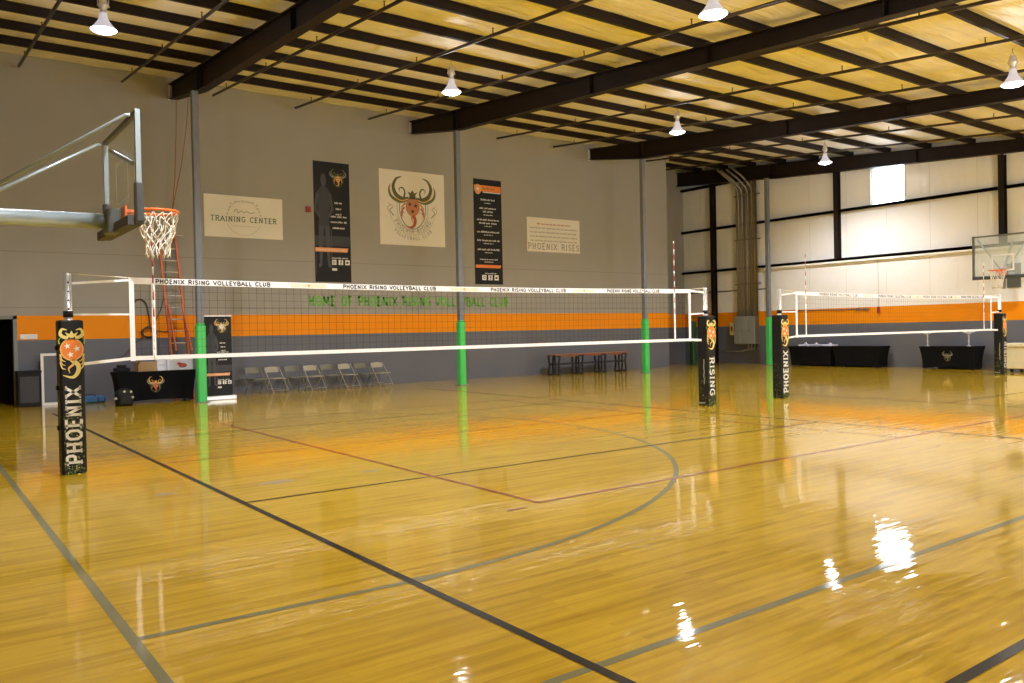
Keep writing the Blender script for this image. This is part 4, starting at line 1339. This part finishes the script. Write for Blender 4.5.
CH = [7.54, 8.06, 8.62, 9.15, 9.67, 10.19, 10.72, 11.23]
protoL = folding_chair('chair_light', ''); protoD = folding_chair('chair_dark', '')
usedL = usedD = False
for i, x in enumerate(CH):
    light = i % 2 == 1
    if light: e = copy_tree(protoL) if usedL else protoL; usedL = True
    else: e = copy_tree(protoD) if usedD else protoD; usedD = True
    e.location = (x, 21.70 - (.08 if light else 0), 0)
    e.rotation_euler = (0, 0, .13 if light else .10)
    e.scale = (1.04, 1.0, .86)
    e['label'] = ('beige' if light else 'dark grey-green') + ' folding chair at the wall, ' + where[i]

# bench
def bench():
    e = empty('long_bench', (19.35, 21.6, 0), 'long brown-topped bench on black iron legs against the wall', 'bench')
    b = MB(); b.rbox((-1.72, -.21, .655), (1.72, .21, .70), 'bench_wood', .008)
    b.rbox((-1.68, -.19, .61), (1.68, -.16, .655), 'bench_wood', .004)
    b.build('bench_top', e)
    for x in (-1.60, -.55, .52, 1.52):
        l = MB()
        for sx in (-1, 1):
            l.bar((x + sx * .11, -.17, 0), (x + sx * .07, -.17, .36), .05, .05, 'iron_black')
            l.bar((x + sx * .07, -.17, .36), (x + sx * .11, -.17, .655), .05, .05, 'iron_black')
            l.bar((x + sx * .11, .17, 0), (x + sx * .07, .17, .36), .05, .05, 'iron_black')
            l.bar((x + sx * .07, .17, .36), (x + sx * .11, .17, .655), .05, .05, 'iron_black')
            l.bar((x + sx * .12, -.19, .02), (x + sx * .12, .19, .02), .04, .04, 'iron_black')
        l.bar((x - .13, -.17, .63), (x + .13, -.17, .63), .05, .05, 'iron_black')
        l.bar((x, -.17, .36), (x, .17, .36), .05, .06, 'iron_black')
        l.bar((x - .13, -.17, .05), (x + .13, -.17, .05), .04, .04, 'iron_black')
        l.build('leg', e)
    s_ = MB(); s_.rbox((-1.6, -.02, .33), (1.52, .02, .40), 'iron_black', .005); s_.build('stretcher', e)
bench()

# ------------------------------------------------------------------ right wall things
# electrical cabinet with conduits
e = empty('electrical_cabinet', (XR - .2, 21.12, .80), 'grey electrical cabinet under the bundle of conduits', 'cabinet')
for i in range(3):
    y0 = -.44 + .345 * i
    b = MB(); b.rbox((-.10, y0, 0), (.19, y0 + .335, 1.14), 'panel_grey', .008); b.build('cabinet_box', e)
    b = MB(); b.rbox((-.112, y0 + .02, .03), (-.10, y0 + .315, 1.11), 'panel_grey', .003)
    b.box((-.122, y0 + .26, .50), (-.112, y0 + .29, .60), 'galv_dark')
    b.build('door', e)
for i in range(3):
    b = MB(); b.tube([(0, -.05 - .15 * i, 0), (0, -.05 - .15 * i, -.12), (0, -.02 - .15 * i, -.20), (0, .1 + .05 * i, -.24)], .022, 'conduit', 8); b.build('lower_conduit', e)
b = MB(); b.tube([(0, .0, -.22), (0, .3, -.30), (0, 1.4, -.30)], .02, 'conduit', 8); b.build('lower_conduit', e)
e = empty('conduit_bundle', (XR - .15, 21.12, 1.94), 'tall bundle of grey-brown conduits rising to the roof', 'conduit')
rnd = random.Random(11)
for i in range(11):
    y = -.47 + .094 * i
    b = MB(); tz = 5.45 + rnd.uniform(-.05, .15)
    m = 'conduit' if i % 3 else 'conduit_brown'
    r_ = .047 if i % 2 else .038
    if i in (2, 4, 7, 9): b.tube([(0, y, 0), (0, y, tz - .50), (-.10, y + .03, tz - .28), (-.42, y + .15, tz + .05), (-.62, y + .55, tz + .47)], r_, 'conduit', 8)
    else: b.tube([(0, y, 0), (0, y, tz)], r_, m, 8)
    b.build('conduit_tube', e)
for z in (1.3, 3.1, 4.9):
    b = MB(); b.box((-.055, -.58, z), (.14, .58, z + .03), 'conduit_brown'); b.build('strut_clamp', e)
# small beige box beside cabinet
b = MB(); b.rbox((-.05, -.12, 0), (.05, .12, .52), 'cream_tape', .03); b.disc2(frame_map((-.052, 0, .26), (0, 1, 0), (0, 0, 1), (-1, 0, 0)), 0, 0, .06, 'ink_red', 0, 12, .12)
tag(b.build('extinguisher_sign', loc=(XR - .06, 21.98, 1.17)), 'pale plate with a dark red mark left of the electrical cabinet', 'sign')
# thin conduit along the stripe and hanging cord
b = MB(); b.tube([(XR - .08, 19.4, 2.08), (XR - .08, 15.9, 2.06)], .018, 'conduit_brown', 6)
b.rbox((XR - .12, 16.0, 2.00), (XR - .06, 16.12, 2.10), 'conduit_brown', .01); b.rbox((XR - .12, 16.3, 2.00), (XR - .06, 16.42, 2.10), 'conduit_brown', .01)
tag(b.build('wall_conduit'), 'thin brown conduit along the top of the orange stripe on the right wall', 'conduit')
b = MB(); b.tube([(XR - .10, 15.57, 3.80), (XR - .09, 15.57, 2.9), (XR - .10, 15.57, 2.10)], .006, 'ink_grey', 5)
b.rbox((XR - .14, 15.52, 1.90), (XR - .06, 15.62, 2.12), 'sprinkler_red', .02)
tag(b.build('pull_cord'), 'thin cord with a red handle hanging in front of the orange stripe', 'cord')
# papers on the left covered table
for i, (y, dx, m) in enumerate(((18.2, 0, 'paper'), (17.72, -.05, 'blue_vinyl'), (17.22, .05, 'paper'))):
    b = MB()
    for q in range(3): b.rbox((-.20 + .01 * q, -.20, .02 * q), (.18 + .01 * q, .20, .02 * q + .018), 'paper' if q != 1 else m, .004)
    b.tube([(-.15, -.15, .06), (0, 0, .11 - .01 * i), (.15, .16, .06)], .03, 'paper', 8)
    tag(b.build('paper_stack', loc=(27.2 + dx, y, .742)), ['pile of white papers at the left end of the paired tables', 'low pile of papers with a blue sheet on the paired tables', 'rightmost pile of papers on the paired tables'][i], 'papers')
# clear stands
for y, lab in ((13.58, 'clear plastic stand, left one on the emblem table by the wall'), (12.28, 'clear plastic stand, right one on the emblem table by the wall')):
    e = empty('clear_stand', (27.1, y, .742), lab, 'stand', 'clear stands on the table')
    b = MB(); b.lathe((0, 0, 0), [(.0, .0), (.07, .0), (.07, .02), (.02, .03), (.02, .10), (.03, .16), (.016, .22), (.02, .34), (.012, .40)], 'bubble', 12); b.build('stem', e)
    b = MB()
    for a in range(6):
        q = a * PI / 3
        b.tube([(0, 0, .38), (.07 * math.cos(q), .09 * math.sin(q), .44), (.12 * math.cos(q), .20 * math.sin(q), .46 + .02 * (a % 2))], [.02, .03, .02], 'bubble', 6)
    b.build('top_cluster', e)
# cream cart at the right edge
e = empty('storage_cart', (26.7, 10.05, 0), 'cream storage cart on black castors at the right edge', 'cart')
b = MB(); b.rbox((-.42, -.92, .10), (.42, .86, .74), 'cream_cart', .03); b.build('bin', e)
b = MB(); b.rbox((-.45, -.95, .74), (.45, .90, .85), 'cream_cart', .035); b.build('lid', e)
for sx in (-1, 1):
    for sy in (-.75, .68, .05):
        b = MB(); b.tube([(sx * .33 - .02, sy, .05), (sx * .33 + .02, sy, .05)], .05, 'black_plastic', 12); b.bar((sx * .33, sy, .05), (sx * .33, sy, .11), .03, .05, 'black_plastic'); b.build('castor', e)
b = MB(); b.rbox((-.22, -.32, .0), (.25, .32, .20), 'navy', .07); b.rbox((-.3, -.26, -.0), (-.18, .30, .14), 'navy', .04)
b.tube([(-.1, -.2, .18), (-.1, 0, .25), (-.1, .2, .18)], .03, 'navy', 8)
tag(b.build('folded_jacket', loc=(26.55, 9.85, .852)), 'navy cloth bundle on the cream cart lid', 'jacket')
